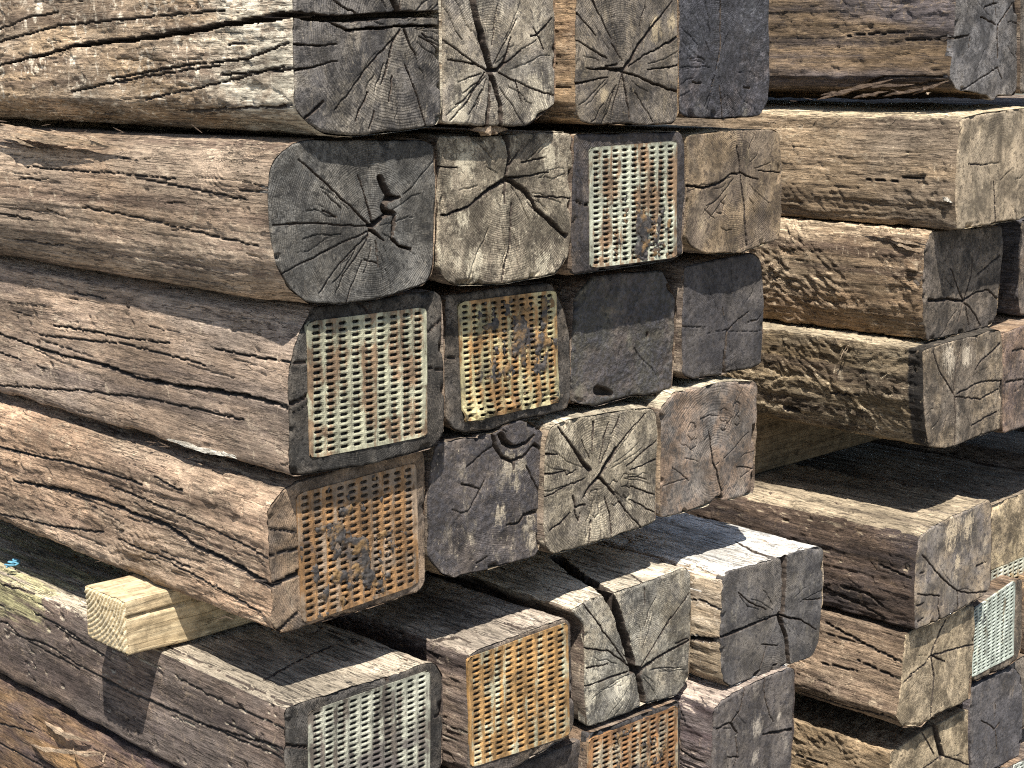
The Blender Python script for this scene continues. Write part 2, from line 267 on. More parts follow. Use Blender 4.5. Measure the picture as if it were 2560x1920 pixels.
# ---------------------------------------------------------------- sleepers
# metric survey of the two stacks: end outline (x,z), pith, checks on end 'E' (x,z), left face 'L' (y,z), top 'T' (x,y), [mm widths, mm depth]
TIMBER = {
 'S11': dict(y0=-0.022, out=[[0.0171,1.6411],[0.015,1.592],[0.0142,1.5504],[0.0136,1.4924],[0.026,1.4789],[0.0542,1.4618],[0.0957,1.4577],[0.1571,1.4605],[0.2317,1.4669],[0.238,1.4853],[0.2381,1.5763],[0.236,1.655]], pith=[0.1721,1.5819], cr=[['E',[[0.0005,1.5945],[0.0169,1.594],[0.0592,1.5903],[0.0963,1.5917],[0.1317,1.5939],[0.1709,1.5966],[0.2437,1.5986]],6.3,8.1,45],['E',[[0.0591,1.5891],[0.0946,1.5774],[0.1204,1.5793],[0.1707,1.5836],[0.2081,1.5845],[0.2435,1.5823]],3.1,3.1,35],['E',[[0.1706,1.5798],[0.1591,1.5651],[0.1471,1.5295],[0.1413,1.517]],2.48,0.74,14],['E',[[0.1763,1.5799],[0.1875,1.561],[0.196,1.5504]],3.1,0.93,14],['E',[[0.1692,1.5767],[0.1279,1.5442],[0.0971,1.5134],[0.0696,1.4891]],1.24,0.62,14],['E',[[0.0539,1.4976],[0.026,1.48]],2.48,2.48,12],['E',[[0.1785,1.5399],[0.1925,1.5121],[0.2037,1.4818],[0.2094,1.4643]],1.24,1.55,14],['E',[[0.1599,1.613],[0.1696,1.5986]],5.4,5.4,20],['E',[[0.0702,1.611],[0.1045,1.5965]],1.86,1.24,14],['E',[[0.0158,1.5623],[0.0505,1.5605],[0.0769,1.5626]],1.86,0.62,14],['E',[[0.0149,1.5335],[0.0368,1.5363],[0.0764,1.5443]],1.86,0.62,14],['E',[[0.1583,1.5252],[0.1521,1.4957]],1.24,0.62,14],['E',[[0.1189,1.5089],[0.0989,1.476]],1.24,1.24,14],['E',[[0.1295,1.4878],[0.1207,1.4669]],1.24,1.24,14],['E',[[0.2051,1.576],[0.2342,1.5526]],1.24,0.62,14],['L',[[0.6488,1.536],[0.5388,1.5482],[0.4357,1.5627],[0.2372,1.5728],[0.0856,1.5859],[-0.0187,1.5945]],1.3,7.2,30],['L',[[0.6449,1.5679],[0.483,1.5881],[0.2924,1.5949],[0.1041,1.6015]],1.56,1.3,12],['L',[[0.4258,1.5642],[0.3399,1.5692],[0.2373,1.5714]],1.56,1.56,12],['L',[[0.3533,1.5211],[0.1679,1.5403],[0.0685,1.5451],[-0.0139,1.5637]],1.56,1.56,12],['L',[[0.4514,1.5035],[0.2712,1.5255],[0.1156,1.5382]],1.56,1.04,12],['L',[[0.2779,1.4963],[0.1087,1.52],[-0.0056,1.5387]],1.3,1.04,12],['L',[[0.1162,1.5279],[-0.0199,1.5355]],1.56,2.08,12],['L',[[0.6429,1.5846],[0.5595,1.5995],[0.4812,1.6059]],1.04,1.56,12],['L',[[0.2135,1.4832],[0.0908,1.4895],[-0.0146,1.4951]],1.04,1.56,12]]),
 'S12': dict(y0=-0.015, out=[[0.2454,1.6577],[0.2436,1.5504],[0.2433,1.4674],[0.3139,1.4632],[0.3921,1.4608],[0.4123,1.4719],[0.4429,1.4875],[0.4442,1.5505],[0.4409,1.6718]], pith=[0.3237,1.5315], cr=[['E',[[0.2854,1.642],[0.296,1.6162],[0.3036,1.5879],[0.3144,1.5571],[0.3253,1.5304]],9.9,9.0,40],['E',[[0.319,1.5315],[0.3269,1.5321],[0.3371,1.5325],[0.3494,1.5415],[0.3607,1.573]],6.3,0.93,14],['E',[[0.3365,1.5336],[0.3623,1.5459],[0.3787,1.5573]],2.48,0.93,14],['E',[[0.3221,1.5304],[0.33,1.5169],[0.3396,1.4919],[0.3434,1.4623]],5.4,6.3,25],['E',[[0.3237,1.5259],[0.322,1.4923],[0.3171,1.4631]],1.24,6.3,20],['E',[[0.319,1.5315],[0.2986,1.5394],[0.2526,1.545]],1.86,0.62,14],['E',[[0.3381,1.5291],[0.3689,1.5164],[0.3788,1.4911]],1.86,0.62,14],['E',[[0.3689,1.5187],[0.4121,1.5044],[0.4429,1.4993]],1.24,0.62,14],['E',[[0.3142,1.5293],[0.2827,1.493],[0.2549,1.4715]],1.24,0.62,14],['E',[[0.3142,1.5327],[0.2709,1.5548],[0.2453,1.5688]],1.24,0.62,14],['E',[[0.4085,1.5756],[0.4353,1.5965]],2.48,1.86,14],['E',[[0.4085,1.5756],[0.4193,1.5585]],1.86,0.93,14],['E',[[0.4085,1.5756],[0.3951,1.5744]],1.86,0.93,14],['E',[[0.4085,1.5756],[0.4001,1.5846]],1.55,0.62,14]], spots=[[-0.0535,-0.0515,0.022],[0.0885,-0.0549,0.026000000000000002],[0.0816,-0.0201,0.018000000000000002],[-0.0409,-0.0207,0.014]]),
 'S13': dict(y0=-0.01, out=[[0.4899,1.6592],[0.4858,1.5992],[0.4863,1.4907],[0.4938,1.4653],[0.5171,1.4595],[0.5923,1.4565],[0.6896,1.4541],[0.7004,1.4656],[0.6995,1.5565],[0.6904,1.6729]], pith=[0.5769,1.5306], cr=[['E',[[0.5769,1.5294],[0.5905,1.5406],[0.6109,1.5653],[0.6387,1.5881],[0.681,1.6228]],5.4,0.93,20],['E',[[0.5786,1.5305],[0.5428,1.5319],[0.5045,1.5332]],5.4,0.62,14],['E',[[0.5804,1.5283],[0.6262,1.5166],[0.6994,1.4984]],3.1,2.48,14],['E',[[0.5769,1.5283],[0.5862,1.4979],[0.5963,1.4659]],1.86,2.48,14],['E',[[0.577,1.525],[0.559,1.4759]],1.24,0.62,14],['E',[[0.4867,1.5137],[0.5498,1.5207]],2.48,0.62,14],['E',[[0.4861,1.569],[0.5459,1.5462]],1.24,1.86,14],['E',[[0.4857,1.6046],[0.5254,1.5758]],1.86,0.93,14],['E',[[0.5165,1.6213],[0.5557,1.5717]],1.86,0.93,14],['E',[[0.5906,1.5361],[0.6079,1.5439],[0.697,1.5761]],1.24,2.48,14],['E',[[0.6294,1.5314],[0.6545,1.5317],[0.7094,1.5379]],0.93,1.86,14],['E',[[0.5665,1.5384],[0.5427,1.5363]],2.48,0.62,14],['E',[[0.5558,1.565],[0.5767,1.5429]],1.24,0.62,14],['E',[[0.6054,1.4998],[0.6455,1.46]],0.74,0.74,14]], spots=[[0.069,0.0553,0.016],[0.1049,0.0649,0.012],[-0.0336,-0.032,0.01]]),
 'S14': dict(y0=-0.006, out=[[0.7018,1.6758],[0.7044,1.5565],[0.7082,1.4676],[0.728,1.4624],[0.8018,1.4588],[0.8953,1.4605],[0.9152,1.4825],[0.9177,1.5322],[0.9025,1.693]], pith=[0.7891,1.5328], cr=[['E',[[0.7912,1.6276],[0.7953,1.5923],[0.7958,1.5614],[0.7873,1.5281]],1.55,1.24,8],['E',[[0.7959,1.5088],[0.8008,1.4847],[0.8049,1.4604]],1.24,1.86,8],['E',[[0.8541,1.5045],[0.8704,1.5038]],1.86,1.86,8],['E',[[0.734,1.5119],[0.753,1.5117]],1.86,1.86,8]], tar=1.0, spots=[[-0.0424,-0.0566,0.012],[0.0686,-0.064,0.012]]),
 'S21': dict(y0=-0.008, out=[[0.0007,1.4415],[0.0234,1.4539],[0.0461,1.4569],[0.1164,1.454],[0.2225,1.4499],[0.237,1.4402],[0.2399,1.3772],[0.2335,1.2869],[0.2201,1.2733],[0.1428,1.2628],[0.0816,1.262],[0.0376,1.2678],[0.0096,1.2891],[-0.0077,1.318],[-0.0146,1.359],[-0.0159,1.4014],[-0.0093,1.432]], pith=[0.1353,1.3493], cr=[['E',[[0.1323,1.3507],[0.1084,1.3711],[0.0677,1.4035],[0.0284,1.4348]],2.48,0.74,14],['E',[[0.136,1.3516],[0.1254,1.3841],[0.1154,1.4125]],2.48,0.74,14],['E',[[0.1323,1.3488],[0.1448,1.3569],[0.159,1.365]],6.3,3.1,25],['E',[[0.1589,1.3643],[0.1529,1.373],[0.1609,1.3843],[0.1489,1.4062]],8.1,9.0,22],['E',[[0.1608,1.3819],[0.1798,1.3832]],9.0,2.48,18],['E',[[0.159,1.3659],[0.1715,1.3622],[0.1668,1.3339],[0.1756,1.3248],[0.1947,1.3201]],7.2,1.86,25],['E',[[0.1322,1.3472],[0.1444,1.338],[0.1521,1.3322]],5.4,1.86,14],['E',[[0.1322,1.346],[0.0835,1.3333],[0.0246,1.3152],[-0.0068,1.3044]],0.93,0.62,14],['E',[[0.1412,1.3335],[0.1436,1.3023]],0.74,0.74,14],['E',[[0.1292,1.3509],[0.0841,1.3565],[0.0548,1.3609],[-0.0103,1.3632]],0.93,0.62,14],['E',[[0.1222,1.3113],[0.1437,1.3071]],0.62,0.62,14],['E',[[0.061,1.3742],[0.0814,1.3659]],0.93,0.93,14],['E',[[0.1321,1.3436],[0.0829,1.3101],[0.0524,1.2779]],0.74,0.62,14],['L',[[0.6182,1.3353],[0.5258,1.332]],1.56,1.04,12],['L',[[0.391,1.358],[0.2654,1.3536],[0.1375,1.3446],[0.02,1.3363]],0.78,1.04,12],['L',[[0.2615,1.4029],[0.0362,1.3895]],0.78,0.78,12],['L',[[0.6226,1.2989],[0.4615,1.3008]],1.04,1.04,12],['L',[[0.5285,1.4027],[0.3064,1.4056],[0.1749,1.4049]],0.78,0.78,12]], far=(0.0,-0.008), spots=[[-0.1763,0.071,0.001]]),
 'S22': dict(y0=0.002, out=[[0.2515,1.4529],[0.3143,1.4517],[0.3644,1.4508],[0.4299,1.4517],[0.4929,1.4497],[0.4977,1.4064],[0.4962,1.3083],[0.4874,1.2818],[0.4661,1.2614],[0.3625,1.2579],[0.2812,1.2639],[0.2593,1.2737],[0.2486,1.2931],[0.2487,1.3727]], pith=[0.3677,1.3948], cr=[['E',[[0.371,1.4517],[0.3733,1.4214],[0.3677,1.396]],6.3,2.48,25],['E',[[0.3693,1.3947],[0.3397,1.3835],[0.301,1.3626],[0.254,1.3547]],5.4,1.86,22],['E',[[0.3693,1.3947],[0.4029,1.3776],[0.4269,1.3522],[0.4836,1.3118]],7.2,6.3,13],['E',[[0.366,1.3937],[0.3653,1.3633]],5.4,1.86,14],['E',[[0.3776,1.3625],[0.3753,1.3105],[0.3592,1.2618]],1.86,1.86,14],['E',[[0.376,1.3955],[0.413,1.396],[0.451,1.3989]],2.48,0.62,14],['E',[[0.3727,1.4121],[0.3927,1.4299]],1.86,0.62,14],['E',[[0.396,1.4134],[0.4404,1.4185]],1.24,0.62,14],['E',[[0.4234,1.3692],[0.4938,1.3627]],0.93,1.24,14],['E',[[0.2501,1.4154],[0.2856,1.4126]],1.86,0.62,14]], far=(0,0), spots=[[-0.0694,0.0298,0.022],[0.0832,0.0233,0.02],[-0.0543,-0.1051,0.02],[0.07,-0.116,0.018000000000000002],[-0.0763,-0.0476,0.014]]),
 'S23': dict(y0=0.0, out=[[0.4966,1.4478],[0.5899,1.4457],[0.6469,1.4446],[0.719,1.4439],[0.7282,1.4265],[0.7328,1.3661],[0.7275,1.2936],[0.7321,1.2687],[0.7037,1.2601],[0.5936,1.259],[0.4936,1.2584],[0.4914,1.3115],[0.4938,1.4016]], pith=[0.606,1.3497], cr=[['E',[[0.4952,1.3588],[0.5093,1.3546],[0.5278,1.3523]],1.86,1.24,14],['E',[[0.4929,1.3273],[0.4994,1.3359]],1.24,0.62,14]], plate=[[[0.5236,1.4284],[0.7083,1.4308],[0.7133,1.2644],[0.5268,1.2652]],9,21]),
 'S24': dict(y0=0.002, out=[[0.7349,1.4369],[0.8167,1.4428],[0.941,1.4402],[0.9586,1.4333],[0.9667,1.3791],[0.9704,1.2933],[0.965,1.2702],[0.8694,1.2571],[0.7878,1.2614],[0.7519,1.2743],[0.7368,1.2854],[0.7353,1.3659]], pith=[0.8579,1.3775], cr=[['E',[[0.8512,1.4182],[0.86,1.3779]],2.48,2.48,20],['E',[[0.86,1.3779],[0.8723,1.3332],[0.8823,1.2689]],2.48,3.1,20],['E',[[0.86,1.3779],[0.8355,1.3766],[0.8118,1.3655],[0.7723,1.361],[0.7334,1.366]],2.48,3.1,14],['E',[[0.8599,1.3787],[0.8767,1.3721],[0.9063,1.3663]],2.48,0.93,14],['E',[[0.9058,1.3782],[0.9683,1.3734]],1.24,1.24,14],['E',[[0.7774,1.3292],[0.8018,1.3127]],1.9,1.9,2.5],['E',[[0.8163,1.3005],[0.8308,1.2936],[0.843,1.2943]],1.9,1.9,2.5],['E',[[0.8071,1.3298],[0.8148,1.338],[0.8251,1.3324],[0.8196,1.3202],[0.8074,1.3218],[0.8071,1.3298]],1.9,1.9,2.5]]),
 'S31': dict(y0=0.008, out=[[0.0549,1.2607],[0.1364,1.2608],[0.2495,1.2619],[0.2629,1.2514],[0.2652,1.164],[0.2635,1.0758],[0.2446,1.059],[0.1318,1.0562],[0.0189,1.0622],[0.0155,1.076],[0.0178,1.1278],[0.0174,1.1797],[0.0282,1.2193]], pith=[0.1206,1.1654], cr=[['E',[[0.0154,1.1498],[0.0324,1.1516],[0.0464,1.1562]],3.1,2.48,14],['E',[[0.017,1.2003],[0.0487,1.197]],1.24,0.62,14],['E',[[0.2373,1.164],[0.2644,1.1576]],1.24,1.24,14],['E',[[0.2354,1.2103],[0.2664,1.2271]],0.93,0.93,14],['E',[[0.1318,1.2578],[0.1384,1.2483]],1.24,1.24,14],['L',[[0.6992,1.1533],[0.5762,1.1451],[0.4095,1.1442],[0.3191,1.137],[0.2199,1.1414],[0.112,1.1477],[0.012,1.1466]],2.08,5.4,22],['L',[[0.578,1.1655],[0.35,1.1791],[0.1708,1.1757]],1.04,1.04,12],['L',[[0.7089,1.0745],[0.4648,1.1008],[0.3209,1.1137],[0.0989,1.1175]],1.04,1.3,12],['L',[[0.7027,1.125],[0.6356,1.1218]],1.3,1.04,12],['L',[[0.4819,1.2346],[0.4016,1.233]],1.04,0.78,12],['L',[[0.1541,1.1977],[0.0097,1.1995]],1.04,1.56,12],['L',[[0.5328,1.183],[0.4716,1.1861],[0.3492,1.1887],[0.2485,1.1934]],1.56,1.04,12]], plate=[[[0.0454,1.2449],[0.2341,1.2424],[0.2331,1.0773],[0.0454,1.0799]],9,20], far=(0,0.002)),
 'S32': dict(y0=0.03, out=[[0.2895,1.2492],[0.3776,1.2499],[0.4851,1.2473],[0.5055,1.2183],[0.5219,1.1721],[0.5253,1.1268],[0.5249,1.0816],[0.5141,1.0646],[0.4605,1.0626],[0.4044,1.0623],[0.3636,1.0589],[0.3238,1.062],[0.2979,1.0705],[0.2865,1.0858],[0.2862,1.1773]], pith=[0.4017,1.1588], cr=[['E',[[0.2861,1.166],[0.309,1.1668]],1.24,1.24,14]], plate=[[[0.3073,1.2382],[0.4917,1.2359],[0.4993,1.0785],[0.3155,1.0787]],10,20]),
 'S33': dict(y0=0.034, out=[[0.5337,1.2202],[0.5685,1.2472],[0.6358,1.2462],[0.7224,1.2414],[0.7395,1.2206],[0.7588,1.1906],[0.7572,1.132],[0.7527,1.0578],[0.7208,1.058],[0.6846,1.0578],[0.665,1.0622],[0.6143,1.0596],[0.5772,1.0582],[0.5288,1.0713],[0.527,1.0984],[0.5308,1.1595]], pith=[0.6376,1.1592], cr=[['E',[[0.583,1.0822],[0.6141,1.0735]],12.6,8.1,16],['E',[[0.6921,1.1506],[0.6928,1.1484]],8.1,8.1,8]], tar=0.8),
 'S34': dict(y0=0.026, out=[[0.7659,1.2436],[0.8414,1.2489],[0.935,1.251],[0.9543,1.237],[0.9636,1.1769],[0.9644,1.1078],[0.9616,1.071],[0.9324,1.0679],[0.8771,1.0697],[0.8521,1.0663],[0.7887,1.0701],[0.766,1.0803],[0.762,1.1542]], pith=[0.8708,1.1349], cr=[['E',[[0.8708,1.1349],[0.8956,1.1478],[0.9245,1.1594]],1.86,0.93,8],['E',[[0.8708,1.1349],[0.865,1.1018],[0.8657,1.0837],[0.8664,1.0677]],1.86,9.0,18],['E',[[0.8707,1.1372],[0.8211,1.1363]],0.93,0.62,6],['E',[[0.7586,1.1557],[0.8207,1.1463]],1.24,0.62,6],['E',[[0.8745,1.1345],[0.9636,1.1241]],0.62,0.62,5]], tar=0.3),
 'S41': dict(y0=0.03, out=[[0.0211,1.0418],[0.0408,1.0488],[0.1492,1.0555],[0.2418,1.0577],[0.2491,1.0472],[0.2495,0.9662],[0.2477,0.8751],[0.236,0.8648],[0.1306,0.8621],[0.0482,0.8643],[0.0295,0.8615],[0.0125,0.864],[0.0012,0.8752],[0.0015,0.921],[-0.001,0.9734],[-0.0013,1.0226]], pith=[0.1075,0.9456], cr=[['E',[[0.0017,0.927],[0.0161,0.9307],[0.0411,0.9348]],5.4,5.4,25],['E',[[-0.0007,0.9658],[0.042,0.9652]],1.24,0.93,14],['E',[[0.0088,0.8689],[0.0408,0.8852]],1.86,0.93,14],['E',[[-0.0008,0.9991],[0.0414,0.9861]],0.62,0.62,14],['L',[[0.6421,0.9452],[0.4821,0.9572],[0.3968,0.9613],[0.3001,0.9577],[0.2556,0.9585],[0.2019,0.9443],[0.1455,0.9406],[0.0306,0.9255]],2.08,6.3,25],['L',[[0.3861,0.985],[0.3186,0.9834],[0.2188,0.9797],[0.1253,0.9717],[0.0341,0.9605]],1.56,1.04,12],['L',[[0.6879,0.989],[0.583,0.9935],[0.4955,0.9997],[0.4092,1.0017],[0.3034,1.0022]],2.08,2.08,18],['L',[[0.6084,0.9489],[0.4881,0.9587]],1.56,1.56,12],['L',[[0.2752,1.018],[0.2102,1.011]],1.56,2.08,12],['L',[[0.7007,0.884],[0.5347,0.8979],[0.4097,0.9149]],1.56,1.56,12],['L',[[0.3662,0.9167],[0.2831,0.9129],[0.204,0.9117]],1.04,1.04,12],['L',[[0.2434,0.9076],[0.1296,0.8969],[0.0584,0.8871]],1.04,1.04,12]], plate=[[[0.0398,1.0338],[0.2333,1.0391],[0.2359,0.8761],[0.0449,0.8692]],10,18], far=(0.002,0.002)),
 'S42': dict(y0=0.03, out=[[0.2681,1.0551],[0.2863,1.057],[0.3182,1.0581],[0.3439,1.0526],[0.3456,1.0574],[0.3682,1.0544],[0.3841,1.0563],[0.393,1.0626],[0.4199,1.0649],[0.4473,1.058],[0.4584,1.0483],[0.4752,1.0363],[0.4735,1.0112],[0.4719,0.9659],[0.4664,0.9318],[0.4648,0.8778],[0.4554,0.8648],[0.4018,0.8658],[0.3569,0.8665],[0.2962,0.8697],[0.2776,0.8779],[0.2563,0.9032],[0.2531,0.9167],[0.2541,0.9861],[0.2578,1.0231]], pith=[0.4127,1.0452], cr=[['E',[[0.3691,1.0536],[0.3752,1.0345],[0.3893,1.0191],[0.4073,1.0107],[0.429,1.0122],[0.4474,1.025]],6.3,3.1,12],['E',[[0.3858,1.0496],[0.3929,1.0393],[0.4091,1.0294],[0.4345,1.0298],[0.4492,1.0392]],9.9,1.86,18],['E',[[0.4091,1.0091],[0.41,0.9984]],5.4,0.93,14],['E',[[0.4346,0.998],[0.4513,0.971],[0.4644,0.9524]],1.86,1.24,14],['E',[[0.3734,1.038],[0.3489,1.0286],[0.3247,1.0175]],1.55,0.62,14],['E',[[0.3557,0.9926],[0.3417,0.9732],[0.3243,0.9533]],1.55,1.24,7],['E',[[0.2954,0.9654],[0.3106,0.9573],[0.3243,0.9546]],1.55,1.24,5],['E',[[0.4683,0.9294],[0.431,0.9294],[0.42,0.9195],[0.3964,0.921]],5.4,1.24,10],['E',[[0.4511,1.0257],[0.4735,1.0125]],6.3,1.86,14],['E',[[0.3411,0.8806],[0.3588,0.8859]],2.48,1.24,6],['E',[[0.3143,0.9951],[0.3452,0.9829]],2.48,1.86,6]], tar=0.7, spots=[[-0.0108,-0.04,0.02],[0.0091,-0.0409,0.016],[0.0037,-0.069,0.01],[0.0313,-0.1265,0.011],[0.023,-0.1349,0.008],[-0.0288,-0.1051,0.014],[0.0352,-0.1584,0.014]]),
 'S43': dict(y0=0.018, out=[[0.4637,1.0358],[0.4733,1.0505],[0.5128,1.0544],[0.5515,1.0529],[0.616,1.0501],[0.6852,1.0443],[0.6976,1.0337],[0.7025,1.0006],[0.6999,0.9468],[0.6999,0.8673],[0.6674,0.8643],[0.6098,0.8641],[0.5503,0.8633],[0.5148,0.863],[0.4764,0.8654],[0.4619,0.8796],[0.4581,0.9138],[0.4597,0.9645],[0.4603,1.015]], pith=[0.5716,0.9606], cr=[['E',[[0.5706,0.9601],[0.5809,0.9707],[0.5979,0.9861],[0.6054,0.9954]],7.2,5.4,22],['E',[[0.6054,0.9954],[0.6362,1.0167],[0.6733,1.0374]],2.48,0.93,14],['E',[[0.5716,0.9612],[0.5529,0.9509],[0.5381,0.9368]],5.4,2.48,18],['E',[[0.5167,0.9421],[0.5215,0.9256],[0.5429,0.9247]],3.1,3.1,9],['E',[[0.5206,0.9219],[0.5292,0.9032],[0.5327,0.9156]],3.1,1.24,9],['E',[[0.5735,0.9589],[0.591,0.9412],[0.6057,0.9271]],5.4,2.48,16],['E',[[0.5516,0.974],[0.5337,0.9908],[0.5132,1.0161],[0.4858,1.0473]],6.3,1.24,14],['E',[[0.5581,1.0422],[0.5573,1.0333],[0.5554,1.0142],[0.5559,1.0012]],3.1,0.93,14],['E',[[0.5913,1.0383],[0.582,1.0202],[0.5766,1.0016],[0.5713,0.9803]],1.55,0.93,14],['E',[[0.6123,1.0415],[0.6048,1.0296],[0.5964,1.0192]],2.48,1.24,14],['E',[[0.5843,0.9963],[0.5751,0.9796]],1.24,0.62,14],['E',[[0.4612,1.0116],[0.4861,1.007]],2.48,0.62,14],['E',[[0.4595,0.9841],[0.5008,0.9812],[0.5027,0.9757],[0.5228,0.9785]],1.55,0.93,14],['E',[[0.4615,0.9514],[0.4956,0.9577],[0.5415,0.9635]],1.55,0.62,14],['E',[[0.6314,0.9644],[0.6568,0.976],[0.6967,0.9921]],1.24,1.55,14],['E',[[0.6394,0.9576],[0.6671,0.9607],[0.6954,0.9639]],0.93,1.24,14],['E',[[0.6399,0.9334],[0.6988,0.9087]],1.24,1.24,14],['E',[[0.6383,0.9135],[0.6996,0.8811]],1.24,1.24,14],['E',[[0.5835,0.9281],[0.5956,0.8991],[0.6,0.8648]],1.24,1.86,14],['E',[[0.6147,0.9154],[0.6388,0.8905],[0.6653,0.8661]],1.24,1.24,14],['E',[[0.5554,0.8992],[0.5502,0.8646]],1.55,1.86,14],['E',[[0.5105,0.9187],[0.4906,0.9072],[0.4707,0.9022]],1.86,1.86,14],['E',[[0.5512,0.9369],[0.5567,0.9424],[0.5681,0.9409],[0.5711,0.9304],[0.5733,0.9075],[0.563,0.9023],[0.5562,0.9096],[0.5512,0.9369]],1.9,1.9,2.5],['E',[[0.5957,0.9443],[0.6024,0.9497],[0.6122,0.9452]],1.9,1.9,2.5],['E',[[0.6028,0.9297],[0.6086,0.9306],[0.6155,0.9246],[0.6137,0.9143],[0.605,0.9113],[0.5991,0.9157]],1.9,1.9,2.5],['E',[[0.6211,0.9382],[0.6199,0.9491],[0.6276,0.9547],[0.6366,0.9501],[0.6387,0.9403],[0.63,0.9366],[0.6211,0.9362]],1.9,1.9,2.5],['E',[[0.63,0.9366],[0.6399,0.9307],[0.6402,0.9199],[0.6323,0.9167],[0.6243,0.9229]],1.9,1.9,2.5]], spots=[[-0.0676,0.0724,0.022],[0.065,0.0348,0.018000000000000002],[0.0815,0.0053,0.012],[-0.0028,-0.068,0.026000000000000002],[0.0668,-0.0511,0.012]]),
 'S44': dict(y0=0.014, out=[[0.6977,1.0389],[0.7123,1.0478],[0.7329,1.0618],[0.7603,1.0591],[0.8037,1.0596],[0.8417,1.061],[0.8874,1.056],[0.9321,1.0498],[0.9381,1.0406],[0.9384,0.9876],[0.9377,0.9314],[0.9393,0.8887],[0.9362,0.8665],[0.8845,0.8679],[0.8537,0.8696],[0.8445,0.8811],[0.8191,0.8694],[0.7664,0.8702],[0.7071,0.8719],[0.7029,0.9188],[0.7044,0.9715],[0.7034,1.0112]], pith=[0.8341,0.9273], cr=[['E',[[0.8148,0.9879],[0.8221,0.9609],[0.8284,0.9365],[0.8364,0.9241],[0.8425,0.9051],[0.8519,0.8867]],1.55,3.1,16],['E',[[0.849,0.8775],[0.8499,0.8829]],10.8,3.1,14],['E',[[0.7292,0.9473],[0.7711,0.9196]],1.9,1.9,2.5],['E',[[0.9386,0.9115],[0.9009,0.8999]],1.9,1.9,2.5],['E',[[0.8361,0.9317],[0.8446,0.9351]],1.9,1.9,2.5],['E',[[0.785,0.9981],[0.7806,1.0055],[0.7723,1.0075],[0.7663,1.0011],[0.7677,0.9888],[0.7752,0.9809],[0.7834,0.9849],[0.7852,0.9927],[0.785,0.9981]],1.9,1.9,2.5],['E',[[0.7763,0.98],[0.7846,0.9814],[0.7881,0.9707],[0.7715,0.9674]],1.9,1.9,2.5],['E',[[0.795,1.01],[0.8055,1.0117],[0.8015,1.0063],[0.8042,0.9896],[0.8068,0.9757],[0.8129,0.9814]],1.9,1.9,2.5],['E',[[0.8034,1.0113],[0.8181,1.0131],[0.8396,1.0078]],1.9,1.9,2.5],['E',[[0.8437,1.0105],[0.8446,1.0172],[0.8542,1.0185],[0.8609,1.0134]],1.9,1.9,2.5],['E',[[0.844,1.005],[0.8485,0.9996],[0.8594,0.9979],[0.8629,0.9911],[0.8599,0.9834],[0.8524,0.9818],[0.8468,0.9868]],1.9,1.9,2.5],['E',[[0.8775,1.0067],[0.8759,1.0179],[0.8844,1.0242],[0.8934,1.0194],[0.8939,1.0083],[0.8853,1.0027],[0.879,0.9968],[0.8804,0.9897],[0.8882,0.9864],[0.8947,0.9902],[0.8921,0.9989],[0.8853,1.0027]],1.9,1.9,2.5]]),
 'S51': dict(y0=0.0, out=[[-0.0066,0.7831],[0.0058,0.7832],[0.05,0.7822],[0.1049,0.7813],[0.1748,0.7774],[0.2245,0.7796],[0.2379,0.7747],[0.2507,0.7539],[0.2493,0.6303],[0.2325,0.6139],[0.0125,0.6248],[-0.0107,0.6354],[-0.0092,0.6975]], pith=[0.1155,0.6987], cr=[['E',[[-0.0101,0.7387],[0.0274,0.7221]],2.48,1.86,14],['E',[[0.1553,0.775],[0.1554,0.7801],[0.1604,0.7865]],1.86,1.86,14],['E',[[0.2268,0.6993],[0.2508,0.7003]],1.86,1.86,14],['L',[[0.7035,0.718],[0.6717,0.7205],[0.6369,0.7104],[0.5382,0.7069],[0.4723,0.7051]],1.04,1.56,12],['L',[[0.6524,0.7092],[0.5564,0.7179],[0.4764,0.7105],[0.3686,0.7095]],1.56,1.3,12],['L',[[0.5963,0.7579],[0.5142,0.7548],[0.4099,0.7409]],1.3,1.3,12],['L',[[0.5335,0.7525],[0.4639,0.7445],[0.4054,0.7421]],2.08,1.56,12],['L',[[0.2921,0.7114],[0.2035,0.7106],[0.0052,0.7178]],1.3,1.56,12],['L',[[0.4129,0.7073],[0.3006,0.709],[0.1457,0.7136],[0.0047,0.7303]],1.3,2.08,12],['L',[[0.2317,0.7597],[0.1433,0.7539],[0.0036,0.7562]],1.04,1.04,12],['L',[[0.6963,0.7769],[0.593,0.7877],[0.4496,0.7988]],1.04,2.08,12],['L',[[0.7164,0.6125],[0.5623,0.6155],[0.4209,0.6182]],1.04,1.56,12],['T',[[0.0119,0.3042],[0.0093,0.1808],[0.007,0.0668],[0.0052,-0.0016]],1.04,1.56,12],['T',[[0.0344,0.0963],[0.1592,0.1371],[0.1775,0.1395]],1.04,1.04,12]], plate=[[[0.0272,0.7689],[0.2266,0.769],[0.2247,0.6253],[0.0232,0.634]],10,18], far=(0.0,0.004)),
 'S52': dict(y0=0.0, out=[[0.2974,0.7695],[0.3109,0.7727],[0.3837,0.7743],[0.4834,0.7758],[0.4953,0.7672],[0.5002,0.6796],[0.505,0.6111],[0.4971,0.5959],[0.3837,0.582],[0.3026,0.5912],[0.2938,0.6107],[0.2956,0.709]], pith=[0.3912,0.6817], cr=[['E',[[0.4963,0.6763],[0.5248,0.664]],2.48,1.86,14],['T',[[0.3007,0.0765],[0.3248,0.0524],[0.3274,0.0285]],2.6,2.6,12],['T',[[0.4094,0.0447],[0.4079,0.0129],[0.4238,0.008]],2.6,2.6,12]], plate=[[[0.2941,0.7668],[0.4884,0.768],[0.4929,0.5978],[0.298,0.61]],9,19]),
